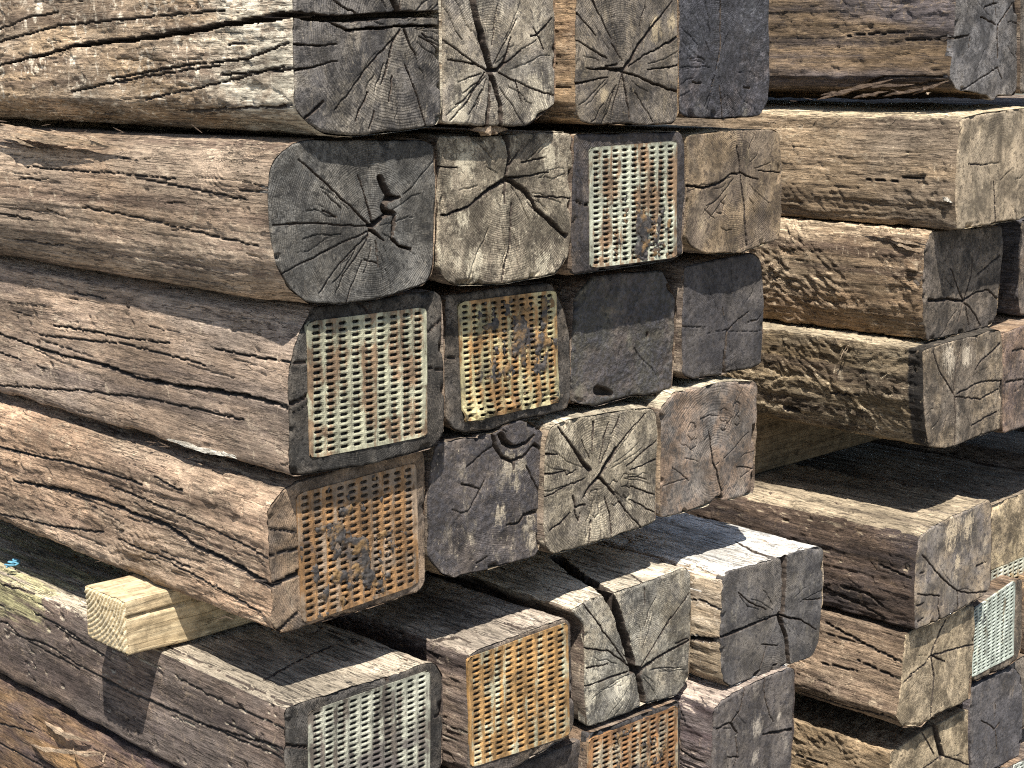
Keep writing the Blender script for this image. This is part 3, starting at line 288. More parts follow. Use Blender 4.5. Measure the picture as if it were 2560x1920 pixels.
 'S53': dict(y0=0.005, out=[[0.5006,0.7805],[0.5414,0.7884],[0.5739,0.7866],[0.6311,0.785],[0.7564,0.7872],[0.7698,0.7756],[0.7742,0.6911],[0.7702,0.604],[0.7419,0.5836],[0.665,0.5931],[0.6353,0.59],[0.5371,0.5937],[0.5303,0.6538],[0.529,0.7525]], pith=[0.6462,0.6513], cr=[['E',[[0.5761,0.7933],[0.603,0.7473],[0.6233,0.6953],[0.6363,0.6581]],17.1,12.6,60],['E',[[0.6338,0.657],[0.6537,0.6499]],9.0,10.8,40],['E',[[0.6536,0.6516],[0.6935,0.6598],[0.776,0.6688]],5.4,2.48,25],['E',[[0.6463,0.6502],[0.6543,0.6223],[0.6625,0.5907]],11.7,10.8,40],['E',[[0.6241,0.6563],[0.5808,0.6581],[0.5316,0.6584]],1.86,1.86,14],['E',[[0.6288,0.6635],[0.5801,0.6999],[0.5286,0.7174]],1.86,1.24,14],['E',[[0.6536,0.6551],[0.7125,0.7065],[0.7656,0.7454]],1.86,0.93,14],['E',[[0.6189,0.6729],[0.5605,0.7446],[0.5277,0.7836]],1.86,1.24,14],['E',[[0.5336,0.6859],[0.5804,0.6799]],1.86,1.24,14],['E',[[0.7341,0.6699],[0.7654,0.6723]],1.86,1.86,14],['E',[[0.6606,0.7768],[0.6611,0.7532]],1.86,1.24,14],['E',[[0.6927,0.6909],[0.7224,0.7178]],1.24,0.62,14],['T',[[0.6593,0.1853],[0.6134,0.0925],[0.5891,0.0228],[0.5701,-0.0068]],18.0,17.1,60],['T',[[0.6764,0.0443],[0.6453,-0.0121]],2.08,1.56,12]], spots=[[-0.0986,0.0209,0.022],[-0.0316,-0.0076,0.02],[-0.1028,-0.0111,0.018000000000000002]]),
 'S54': dict(y0=-0.045, out=[[0.7843,0.7733],[0.7961,0.7837],[0.8586,0.78],[0.9233,0.777],[0.9667,0.7764],[1.0397,0.7716],[1.0502,0.7602],[1.0522,0.6712],[1.0413,0.5993],[1.0257,0.5847],[0.9713,0.5889],[0.9304,0.5864],[0.873,0.593],[0.8121,0.5928],[0.7909,0.6079],[0.781,0.6672]], pith=[0.9342,0.6797], cr=[['E',[[0.9384,0.7844],[0.9429,0.7334],[0.9416,0.6815]],12.6,8.1,45],['E',[[0.9313,0.6805],[0.951,0.6375],[0.9626,0.5868]],9.9,8.1,45],['E',[[0.937,0.6808],[0.9254,0.6819],[0.8576,0.6827],[0.7736,0.6813]],2.48,5.4,25],['E',[[0.9371,0.679],[0.9913,0.6565],[1.0351,0.6308]],3.1,0.93,14],['E',[[0.8991,0.6364],[0.8837,0.6045]],1.55,0.93,14],['E',[[0.8219,0.7439],[0.8559,0.7184],[0.8961,0.698]],1.55,0.93,14],['E',[[0.8729,0.5949],[0.8839,0.6009]],9.0,3.1,14],['E',[[0.9953,0.6903],[1.0442,0.6805]],1.24,1.24,14],['E',[[0.9182,0.5988],[0.9297,0.5993]],2.48,2.48,14],['E',[[0.8875,0.643],[0.931,0.6299]],1.24,1.24,14],['L',[[0.0223,0.664],[-0.0409,0.6764]],6.3,5.4,25],['L',[[0.0154,0.7274],[-0.0141,0.731],[-0.0436,0.7242]],1.04,1.04,12],['T',[[0.9449,0.0545],[0.9214,-0.0064],[0.914,-0.0641]],1.56,9.9,40]]),
 'S61': dict(y0=0.0, out=[[-0.0053,0.6221],[0.1073,0.6155],[0.248,0.6089],[0.253,0.5853],[0.2515,0.4467],[-0.0101,0.474],[-0.0092,0.5459]], pith=[0.1122,0.5531], cr=[['L',[[0.729,0.5186],[0.6494,0.5208],[0.5731,0.5228]],1.56,1.56,12],['L',[[0.725,0.5509],[0.6186,0.5661]],1.04,1.04,12]]),
 'S62': dict(y0=0.02, out=[[0.323,0.5728],[0.4733,0.5703],[0.5444,0.5701],[0.5516,0.5561],[0.5535,0.4044],[0.3262,0.4137],[0.3226,0.4994]], pith=[0.4468,0.5092], cr=[], tar=0.4),
 'S63': dict(y0=0.0, out=[[0.5363,0.587],[0.586,0.5839],[0.6896,0.5808],[0.7386,0.5807],[0.7457,0.5699],[0.7505,0.4143],[0.715,0.4046],[0.5386,0.4202],[0.5325,0.521]], pith=[0.6388,0.5041], cr=[], plate=[[[0.5343,0.5782],[0.7364,0.5724],[0.7411,0.4182],[0.5362,0.4321]],9,18]),
 'S64': dict(y0=-0.055, out=[[0.756,0.5741],[0.7779,0.5852],[0.8183,0.5896],[0.8597,0.5916],[0.9106,0.5919],[0.9514,0.5907],[0.9676,0.5845],[0.9698,0.4726],[0.9645,0.4066],[0.8066,0.414],[0.7603,0.4187],[0.7555,0.5021]], pith=[0.8577,0.5137], cr=[['E',[[0.832,0.5893],[0.8225,0.5565],[0.7985,0.5422],[0.7636,0.5413]],1.86,2.48,10],['E',[[0.7985,0.5422],[0.8159,0.5191]],3.1,1.86,10],['E',[[0.8849,0.5925],[0.8833,0.5677],[0.8996,0.5267],[0.9121,0.5084]],1.86,1.24,8],['E',[[0.884,0.4967],[0.9159,0.4907],[0.9693,0.4809]],1.86,5.4,14],['E',[[0.8131,0.52],[0.8174,0.4828],[0.81,0.4639]],1.24,1.24,7],['E',[[0.7926,0.4869],[0.8204,0.4782]],1.24,1.86,7],['L',[[0.0144,0.493],[-0.0117,0.4867],[-0.05,0.4827]],2.08,1.56,12]], tar=0.3, spots=[[0.0112,0.0003,0.017],[0.008,-0.0497,0.012],[0.0685,0.0015,0.007]]),
 'T1': dict(y0=0.008, out=[[1.4704,1.68],[1.4646,1.6432],[1.4645,1.5723],[1.4554,1.5122],[1.4783,1.4904],[1.533,1.4852],[1.5863,1.4799],[1.6056,1.4676],[1.6225,1.4778],[1.69,1.4773],[1.6969,1.5131],[1.6842,1.6034],[1.6458,1.6943]], pith=[1.6084,1.6025], cr=[['E',[[1.4584,1.5773],[1.4887,1.5824],[1.514,1.5846]],3.1,1.24,14],['E',[[1.6084,1.6025],[1.6159,1.5464]],2.48,1.86,14],['E',[[1.548,1.6162],[1.6022,1.6039]],1.86,1.86,14],['E',[[1.6084,1.6025],[1.6581,1.6416]],1.24,1.24,14],['E',[[1.4954,1.4887],[1.5595,1.5098],[1.6197,1.5286]],1.86,1.86,5],['E',[[1.6167,1.5286],[1.6373,1.5076]],1.86,1.86,5],['E',[[1.5144,1.5812],[1.5139,1.5581]],1.86,1.24,5],['E',[[1.5577,1.6337],[1.6041,1.6405]],1.24,1.24,14],['L',[[0.2318,1.5855],[0.1748,1.5879],[0.1123,1.5888]],1.56,1.04,12],['L',[[0.1083,1.5772],[0.0543,1.5782],[0.0082,1.5785]],1.56,2.08,12],['L',[[0.286,1.4789],[0.2093,1.4892],[0.1429,1.5109],[0.0175,1.5135]],2.6,2.6,12],['L',[[0.2086,1.4756],[0.1176,1.4935],[0.0138,1.5064]],2.08,2.08,12]], far=(-0.005,0)),
 'T2': dict(y0=-0.032, out=[[1.431,1.4434],[1.495,1.4518],[1.6483,1.4571],[1.7111,1.4603],[1.7316,1.3755],[1.7299,1.2888],[1.704,1.2655],[1.6549,1.2549],[1.5164,1.254],[1.4375,1.2523],[1.4259,1.3012],[1.4255,1.3878]], pith=[1.5678,1.3225], cr=[['E',[[1.5564,1.3291],[1.5695,1.2547]],1.55,1.86,14],['E',[[1.4643,1.3659],[1.5164,1.3612],[1.5691,1.3636]],1.24,0.93,6],['L',[[0.0737,1.3405],[0.0297,1.3398]],1.56,1.04,12],['L',[[0.1462,1.3308],[0.0835,1.3311]],1.56,1.04,12]], far=(0.0,0)),
 'T3': dict(y0=0.016, out=[[1.434,1.2476],[1.5428,1.2447],[1.6827,1.2387],[1.6913,1.2081],[1.6859,1.1293],[1.6824,1.077],[1.6663,1.0532],[1.5628,1.0504],[1.438,1.052],[1.4229,1.0947],[1.4147,1.1556],[1.4137,1.2151]], pith=[1.5566,1.1109], cr=[['E',[[1.5566,1.1109],[1.5299,1.1414],[1.5031,1.1775]],3.1,1.24,14],['E',[[1.5566,1.1109],[1.5758,1.1555],[1.5791,1.1923]],2.48,0.93,14],['E',[[1.5626,1.1103],[1.4971,1.1201],[1.437,1.1242]],3.1,6.3,14],['E',[[1.5564,1.1125],[1.6032,1.1233],[1.6399,1.1227],[1.6862,1.099]],2.48,2.48,14],['E',[[1.5569,1.1077],[1.5424,1.0752]],1.86,3.1,14],['E',[[1.5599,1.1074],[1.5884,1.0919],[1.6224,1.0582]],1.86,1.86,14],['E',[[1.5632,1.104],[1.5792,1.0647]],1.24,1.86,14],['E',[[1.5997,1.1564],[1.6765,1.1841]],1.24,2.48,14]], far=(0,0)),
 'T4': dict(y0=-0.005, out=[[1.3913,1.0438],[1.4686,1.0478],[1.5862,1.0491],[1.6348,1.0529],[1.6635,1.0464],[1.6783,0.9723],[1.6814,0.9071],[1.681,0.8549],[1.6073,0.8538],[1.5114,0.849],[1.4762,0.8509],[1.4263,0.8634],[1.4152,0.8914],[1.4016,0.9487]], pith=[1.5018,0.9463], cr=[['E',[[1.5049,0.9442],[1.511,0.9011],[1.5144,0.8548]],1.86,1.55,14],['E',[[1.5752,0.983],[1.5919,0.9965],[1.66,1.0229]],1.86,2.48,14],['E',[[1.5133,0.9477],[1.5961,0.958],[1.6746,0.9502]],1.24,1.24,14],['E',[[1.5079,0.9438],[1.5996,0.9256],[1.6761,0.9371]],1.24,1.24,14],['E',[[1.5014,0.9494],[1.4443,1.0036],[1.4243,1.0366]],1.24,1.24,14],['E',[[1.5742,0.8784],[1.6653,0.8932]],1.86,1.24,14],['E',[[1.5014,0.9494],[1.5056,0.9954],[1.519,1.037]],1.24,1.24,14],['L',[[0.192,0.936],[0.1336,0.9413]],2.08,1.56,12],['L',[[0.3007,0.8908],[0.2695,0.889]],10.8,6.3,14]], far=(0,0), spots=[[-0.0251,0.0776,0.026000000000000002],[-0.0115,0.0574,0.018000000000000002],[0.0404,0.0661,0.02]]),
 'T5': dict(y0=-0.02, out=[[1.3848,0.7089],[1.4119,0.7161],[1.4923,0.7257],[1.5623,0.7269],[1.623,0.7323],[1.6367,0.7219],[1.6469,0.6501],[1.6539,0.5544],[1.6256,0.5413],[1.5115,0.5319],[1.3873,0.5325],[1.3777,0.5964],[1.3778,0.6701]], pith=[1.5246,0.5768], cr=[['E',[[1.5246,0.576],[1.4689,0.6125],[1.3959,0.6735]],1.86,1.55,14],['E',[[1.5248,0.5748],[1.5726,0.5597],[1.636,0.5475]],1.86,1.24,14],['E',[[1.4618,0.5801],[1.4605,0.5577],[1.4734,0.5298]],1.86,2.48,14],['E',[[1.5286,0.572],[1.5322,0.5365]],1.24,1.86,14],['E',[[1.3892,0.6011],[1.4653,0.5793]],0.93,0.93,14],['E',[[1.5929,0.6074],[1.6293,0.609]],2.48,1.24,6],['E',[[1.3912,0.5783],[1.4111,0.5791]],3.1,1.86,6],['E',[[1.3926,0.6373],[1.4058,0.6381]],2.48,2.48,6],['E',[[1.3939,0.5477],[1.4137,0.5503]],2.48,1.86,6],['L',[[0.0568,0.6407],[0.0192,0.636],[-0.0095,0.6333]],2.08,2.08,14],['L',[[0.1426,0.5601],[0.0905,0.5534],[0.0475,0.541]],2.08,1.56,14],['L',[[0.1349,0.5812],[0.0748,0.58],[0.0487,0.5635]],5.4,2.08,16],['L',[[0.1784,0.5711],[0.1252,0.5604]],2.08,2.08,12],['T',[[1.3477,0.1303],[1.3325,0.0447],[1.3545,-0.0304]],2.08,1.56,12]], far=(-0.005,-0.01), spots=[[-0.0291,0.1165,0.03],[0.0266,0.1201,0.022],[-0.0019,0.0539,0.014]]),
 'T6': dict(y0=-0.002, out=[[1.3824,0.5217],[1.4255,0.524],[1.5075,0.5265],[1.5786,0.5247],[1.6266,0.519],[1.6354,0.4711],[1.6356,0.3989],[1.6356,0.3281],[1.5988,0.3266],[1.498,0.332],[1.4572,0.3216],[1.3877,0.3413],[1.3655,0.369],[1.3751,0.412],[1.3814,0.4786]], pith=[1.4758,0.4573], cr=[['E',[[1.4756,0.4593],[1.4938,0.4875],[1.519,0.5159]],3.1,2.48,14],['E',[[1.4758,0.4573],[1.453,0.4441],[1.4062,0.4377]],1.86,1.24,14],['E',[[1.4758,0.4573],[1.4906,0.4106],[1.4889,0.3916],[1.4852,0.3338]],3.1,1.86,14],['E',[[1.4794,0.4564],[1.5503,0.4494],[1.6315,0.4381]],1.86,1.24,14],['E',[[1.4758,0.4573],[1.5051,0.4418],[1.5271,0.4328]],2.48,1.24,14],['E',[[1.3869,0.4297],[1.4131,0.4358]],1.86,1.24,14],['L',[[0.167,0.5028],[0.0791,0.4827],[-0.0055,0.4671]],1.56,1.56,12],['L',[[0.0945,0.4478],[0.0347,0.441],[-0.0072,0.4354]],1.56,1.56,12],['L',[[0.2239,0.3531],[0.1161,0.3521],[0.0055,0.3612]],1.56,1.56,12],['L',[[0.1724,0.423],[0.0936,0.4287]],1.04,1.04,12],['L',[[0.2187,0.3385],[0.1154,0.3366],[0.0295,0.3387]],1.56,1.56,12]], far=(0,0.003)),
 'T7': dict(y0=0.02, out=[[1.3886,0.2858],[1.4275,0.2875],[1.5165,0.2981],[1.5417,0.2946],[1.5669,0.2931],[1.6552,0.2929],[1.6773,0.2831],[1.6847,0.227],[1.6938,0.1402],[1.6581,0.1183],[1.4026,0.1393],[1.3894,0.219]], pith=[1.5628,0.2234], cr=[['E',[[1.5358,0.3044],[1.5492,0.2682],[1.574,0.2199]],12.6,14.4,40],['E',[[1.5665,0.2223],[1.538,0.219],[1.5029,0.2161]],1.86,1.86,14],['E',[[1.5738,0.222],[1.6356,0.1923],[1.6916,0.162]],1.86,1.24,14],['E',[[1.496,0.2923],[1.5439,0.2334]],1.24,1.24,14],['L',[[0.2301,0.2144],[0.1613,0.2157]],1.56,1.56,12]], far=(0,0)),
 'T1b': dict(y0=-0.0, out=[[1.6675,1.6947],[1.6804,1.5883],[1.6935,1.4798],[1.86,1.496],[1.9193,1.5589],[1.9029,1.7212]], pith=[1.7815,1.5892], cr=[]),
 'T2b': dict(y0=0.02, out=[[1.8381,1.4519],[1.8639,1.2548],[1.934,1.2436],[2.0746,1.2649],[2.08,1.4732]], pith=[1.9546,1.3481], cr=[]),
 'T3b': dict(y0=0.03, out=[[1.7816,1.2418],[1.7788,1.184],[1.7858,1.0987],[1.8011,1.0543],[1.896,1.0505],[2.0442,1.0587],[2.0248,1.2454]], pith=[1.8981,1.1409], cr=[]),
 'T4b': dict(y0=0.0, out=[[1.6797,1.0391],[1.7208,1.0423],[1.9414,1.0556],[1.9753,0.8626],[1.8245,0.8412],[1.7024,0.8424],[1.6895,0.9377]], pith=[1.8248,0.9454], cr=[['E',[[1.7,1.0012],[1.7642,0.9996]],1.24,1.24,14],['E',[[1.7004,0.9427],[1.7716,0.9394]],1.24,1.24,14]]),
 'T5b': dict(y0=0.05, out=[[1.7694,0.6785],[1.8279,0.6794],[2.0513,0.6813],[2.0847,0.4995],[1.9048,0.5073],[1.7848,0.5056],[1.77,0.5686]], pith=[1.9193,0.5906], cr=[], plate=[[[1.7789,0.5404],[2.0401,0.5422],[2.0445,0.5087],[1.7774,0.5049]],12,4]),
 'T6b': dict(y0=0.01, out=[[1.6545,0.5034],[1.8122,0.525],[1.8366,0.5215],[1.8528,0.3754],[1.8372,0.3499],[1.7937,0.3448],[1.6657,0.3489],[1.6541,0.4231]], pith=[1.7449,0.4282], cr=[], plate=[[[1.6422,0.502],[1.8021,0.5249],[1.8165,0.3644],[1.6494,0.3633]],9,20]),
 'T7b': dict(y0=0.015, out=[[1.6633,0.333],[1.687,0.3374],[1.7798,0.3388],[1.8365,0.3319],[1.8686,0.3018],[1.8827,0.2333],[1.8875,0.1668],[1.8775,0.1263],[1.7879,0.1287],[1.7082,0.1393],[1.6837,0.1535],[1.6693,0.2332]], pith=[1.7658,0.2187], cr=[['E',[[1.7658,0.2187],[1.7845,0.2279]],2.48,1.24,14],['E',[[1.7656,0.2209],[1.7113,0.2538]],1.24,0.62,14],['E',[[1.7701,0.2152],[1.7787,0.1744]],1.24,1.24,14]], tar=0.4),
 'T6c': dict(y0=0.03, out=[[1.8877,0.5094],[2.0346,0.5149],[2.0682,0.3318],[1.9093,0.334],[1.8947,0.419]], pith=[1.9783,0.4199], cr=[]),
 'T8b': dict(y0=0.0, out=[[1.8005,0.1294],[1.9419,0.1241],[2.0663,0.108],[2.0914,-0.0739],[1.8286,-0.0409]], pith=[1.9365,0.0327], cr=[], plate=[[[1.8255,0.1264],[2.0263,0.1119],[2.048,-0.0492],[1.8465,-0.0289]],10,20]),
 'T4c': dict(y0=0.01, out=[[1.985,0.87],[1.985,1.03],[2.005,1.05],[2.22,1.05],[2.24,1.03],[2.24,0.87],[2.22,0.85],[2.005,0.85]], pith=[2.133,0.935], cr=[]),
 'T4d': dict(y0=0.03, out=[[2.26,0.87],[2.26,1.02],[2.28,1.04],[2.48,1.04],[2.5,1.02],[2.5,0.87],[2.48,0.85],[2.28,0.85]], pith=[2.4,0.93], cr=[]),
 'T5c': dict(y0=0.03, out=[[2.1,0.52],[2.1,0.6799999999999999],[2.12,0.7],[2.33,0.7],[2.35,0.6799999999999999],[2.35,0.52],[2.33,0.5],[2.12,0.5]], pith=[2.245,0.585], cr=[]),
 'T5d': dict(y0=0.0, out=[[2.37,0.52],[2.37,0.69],[2.39,0.71],[2.6,0.71],[2.62,0.69],[2.62,0.52],[2.6,0.5],[2.39,0.5]], pith=[2.515,0.59], cr=[]),
 'T5e': dict(y0=0.02, out=[[2.64,0.52],[2.64,0.6799999999999999],[2.66,0.7],[2.88,0.7],[2.9,0.6799999999999999],[2.9,0.52],[2.88,0.5],[2.66,0.5]], pith=[2.79,0.585], cr=[]),
 'T7c': dict(y0=0.03, out=[[1.83,0.19],[1.83,0.315],[1.85,0.335],[2.05,0.335],[2.07,0.315],[2.07,0.19],[2.05,0.17],[1.85,0.17]], pith=[1.97,0.237], cr=[]),
 'T8a': dict(y0=0.01, out=[[1.37,-0.06999999999999999],[1.37,0.092],[1.3900000000000001,0.112],[1.58,0.112],[1.6,0.092],[1.6,-0.06999999999999999],[1.58,-0.09],[1.3900000000000001,-0.09]], pith=[1.505,-0.004], cr=[]),
 'T8d': dict(y0=0.02, out=[[1.61,-0.06999999999999999],[1.61,0.09],[1.6300000000000001,0.11],[1.76,0.11],[1.78,0.09],[1.78,-0.06999999999999999],[1.76,-0.09],[1.6300000000000001,-0.09]], pith=[1.715,-0.005], cr=[]),
 'S71': dict(y0=0.0, out=[[-0.005,0.22499999999999998],[-0.005,0.38],[0.015,0.4],[0.225,0.4],[0.245,0.38],[0.245,0.22499999999999998],[0.225,0.205],[0.015,0.205]], pith=[0.14,0.287], cr=[]),
 'S72': dict(y0=0.02, out=[[0.26,0.22499999999999998],[0.26,0.38],[0.28,0.4],[0.48,0.4],[0.5,0.38],[0.5,0.22499999999999998],[0.48,0.205],[0.28,0.205]], pith=[0.4,0.287], cr=[]),
 'S73': dict(y0=0.0, out=[[0.51,0.22499999999999998],[0.51,0.38],[0.53,0.4],[0.73,0.4],[0.75,0.38],[0.75,0.22499999999999998],[0.73,0.205],[0.53,0.205]], pith=[0.65,0.287], cr=[]),
 'S74': dict(y0=-0.03, out=[[0.76,0.22499999999999998],[0.76,0.38],[0.78,0.4],[0.97,0.4],[0.99,0.38],[0.99,0.22499999999999998],[0.97,0.205],[0.78,0.205]], pith=[0.895,0.287], cr=[]),
 'S81': dict(y0=0.0, out=[[-0.005,-0.06999999999999999],[-0.005,0.18000000000000002],[0.015,0.2],[0.225,0.2],[0.245,0.18000000000000002],[0.245,-0.06999999999999999],[0.225,-0.09],[0.015,-0.09]], pith=[0.14,0.04], cr=[]),
 'S82': dict(y0=0.02, out=[[0.26,-0.06999999999999999],[0.26,0.18000000000000002],[0.28,0.2],[0.48,0.2],[0.5,0.18000000000000002],[0.5,-0.06999999999999999],[0.48,-0.09],[0.28,-0.09]], pith=[0.4,0.04], cr=[]),
 'S83': dict(y0=0.0, out=[[0.51,-0.06999999999999999],[0.51,0.18000000000000002],[0.53,0.2],[0.73,0.2],[0.75,0.18000000000000002],[0.75,-0.06999999999999999],[0.73,-0.09],[0.53,-0.09]], pith=[0.65,0.04], cr=[]),
 'S84': dict(y0=-0.03, out=[[0.76,-0.06999999999999999],[0.76,0.18000000000000002],[0.78,0.2],[0.97,0.2],[0.99,0.18000000000000002],[0.99,-0.06999999999999999],[0.97,-0.09],[0.78,-0.09]], pith=[0.895,0.04], cr=[]),
}
SPLINTERS = [('S21',[-0.0119,0.6332,1.4558],[-0.0119,0.3188,1.4385],0.008,0.012,'a',0.004),('S21',[-0.0159,0.6263,1.4501],[-0.0159,0.3545,1.4355],0.006,0.008,'b',0.006),('S21',[-0.0059,0.6108,1.457],[-0.0059,0.4385,1.4453],0.007,0.01,'a',0.003),('S21',[-0.0179,0.5784,1.449],[-0.0179,0.4851,1.4298],0.005,0.006,'b',0.005),('S21',[-0.0119,0.4674,1.4549],[-0.0119,0.2827,1.4337],0.004,0.006,'a',0.003),('S21',[-0.0139,0.3756,1.4502],[-0.0139,0.3152,1.4424],0.003,0.003,'b',0.006),('S31',[0.0185,0.2793,1.0668],[0.0185,0.1152,1.0665],0.006,0.006,'w',0.003),('S31',[0.0185,0.1887,1.0667],[0.0185,0.1151,1.0692],0.005,0.006,'w',0.004),('S61',[-0.0061,0.5844,0.5932],[-0.0061,0.4506,0.6037],0.007,0.007,'a',0.01),('S61',[-0.0081,0.6277,0.546],[-0.0081,0.417,0.5991],0.006,0.006,'a',0.018),('S61',[-0.0161,0.3999,0.606],[-0.0161,0.3976,0.5865],0.003,0.003,'a',0.004),('S61',[-0.0101,0.4989,0.5783],[-0.0101,0.4,0.6022],0.004,0.004,'b',0.016),('T1',[1.4594,0.2842,1.4698],[1.4594,0.1241,1.5082],0.008,0.008,'d',0.004),('T1',[1.4594,0.2072,1.4742],[1.4594,0.1299,1.4874],0.006,0.008,'d',0.005),('T1',[1.4594,0.1434,1.4783],[1.4594,0.0484,1.4944],0.006,0.007,'d',0.004),('T1',[1.4594,0.0815,1.4823],[1.4594,0.0127,1.5064],0.006,0.006,'d',0.004),('T1',[1.4594,0.2771,1.4776],[1.4594,0.1936,1.4895],0.006,0.006,'d',0.003),('T1',[1.4594,0.2045,1.4923],[1.4594,0.0791,1.4999],0.006,0.006,'d',0.003),('T1',[1.4594,0.0545,1.4827],[1.4594,0.0447,1.4872],0.003,0.003,'a',0.006),('T3',[1.4167,0.1002,1.2336],[1.4167,0.021,1.2234],0.007,0.006,'a',0.004),('T3',[1.4167,0.0895,1.2269],[1.4167,0.0237,1.2113],0.006,0.006,'a',0.004),('T3',[1.4167,0.1463,1.2393],[1.4167,0.0083,1.2362],0.005,0.006,'b',0.003),('T4',[1.3933,0.1715,0.9916],[1.3933,0.1498,1.035],0.0016,0.0016,'b',0.006),('T4',[1.3933,0.1628,1.0006],[1.3933,0.1445,1.0372],0.0014,0.0014,'b',0.007),('T2',[1.4275,0.374,1.4202],[1.4275,0.3416,1.4352],0.002,0.002,'b',0.006),('T2',[1.4295,-0.0064,1.3111],[1.4295,-0.0267,1.3007],0.006,0.006,'w',0.006)]
FIBRES = [('S21',[-0.0119,0.5455,1.4551],[-0.0119,-0.0254,1.4591],5),('S41',[0.0027,0.6454,0.8849],[0.0027,0.0923,0.8636],5),('S11',[0.0176,0.6545,1.4593],[0.0176,0.0136,1.4589],4),('T1',[1.4594,0.3332,1.4657],[1.4594,0.0484,1.4944],4),('T2',[1.4295,0.2733,1.4399],[1.4295,-0.0048,1.4527],3),('S31',[0.0195,0.6648,1.0552],[0.0195,0.0701,1.0562],5)]
CRUMB = [[0.301, -0.012, 1.4601], [0.3604, -0.012, 1.4566]]

BR = dict(warm=(.30, .205, .125), grey=(.235, .19, .145), dark=(.085, .06, .045), pale=(.50, .41, .28))
def sd(**k): d = dict(BR); d.update(k); return d
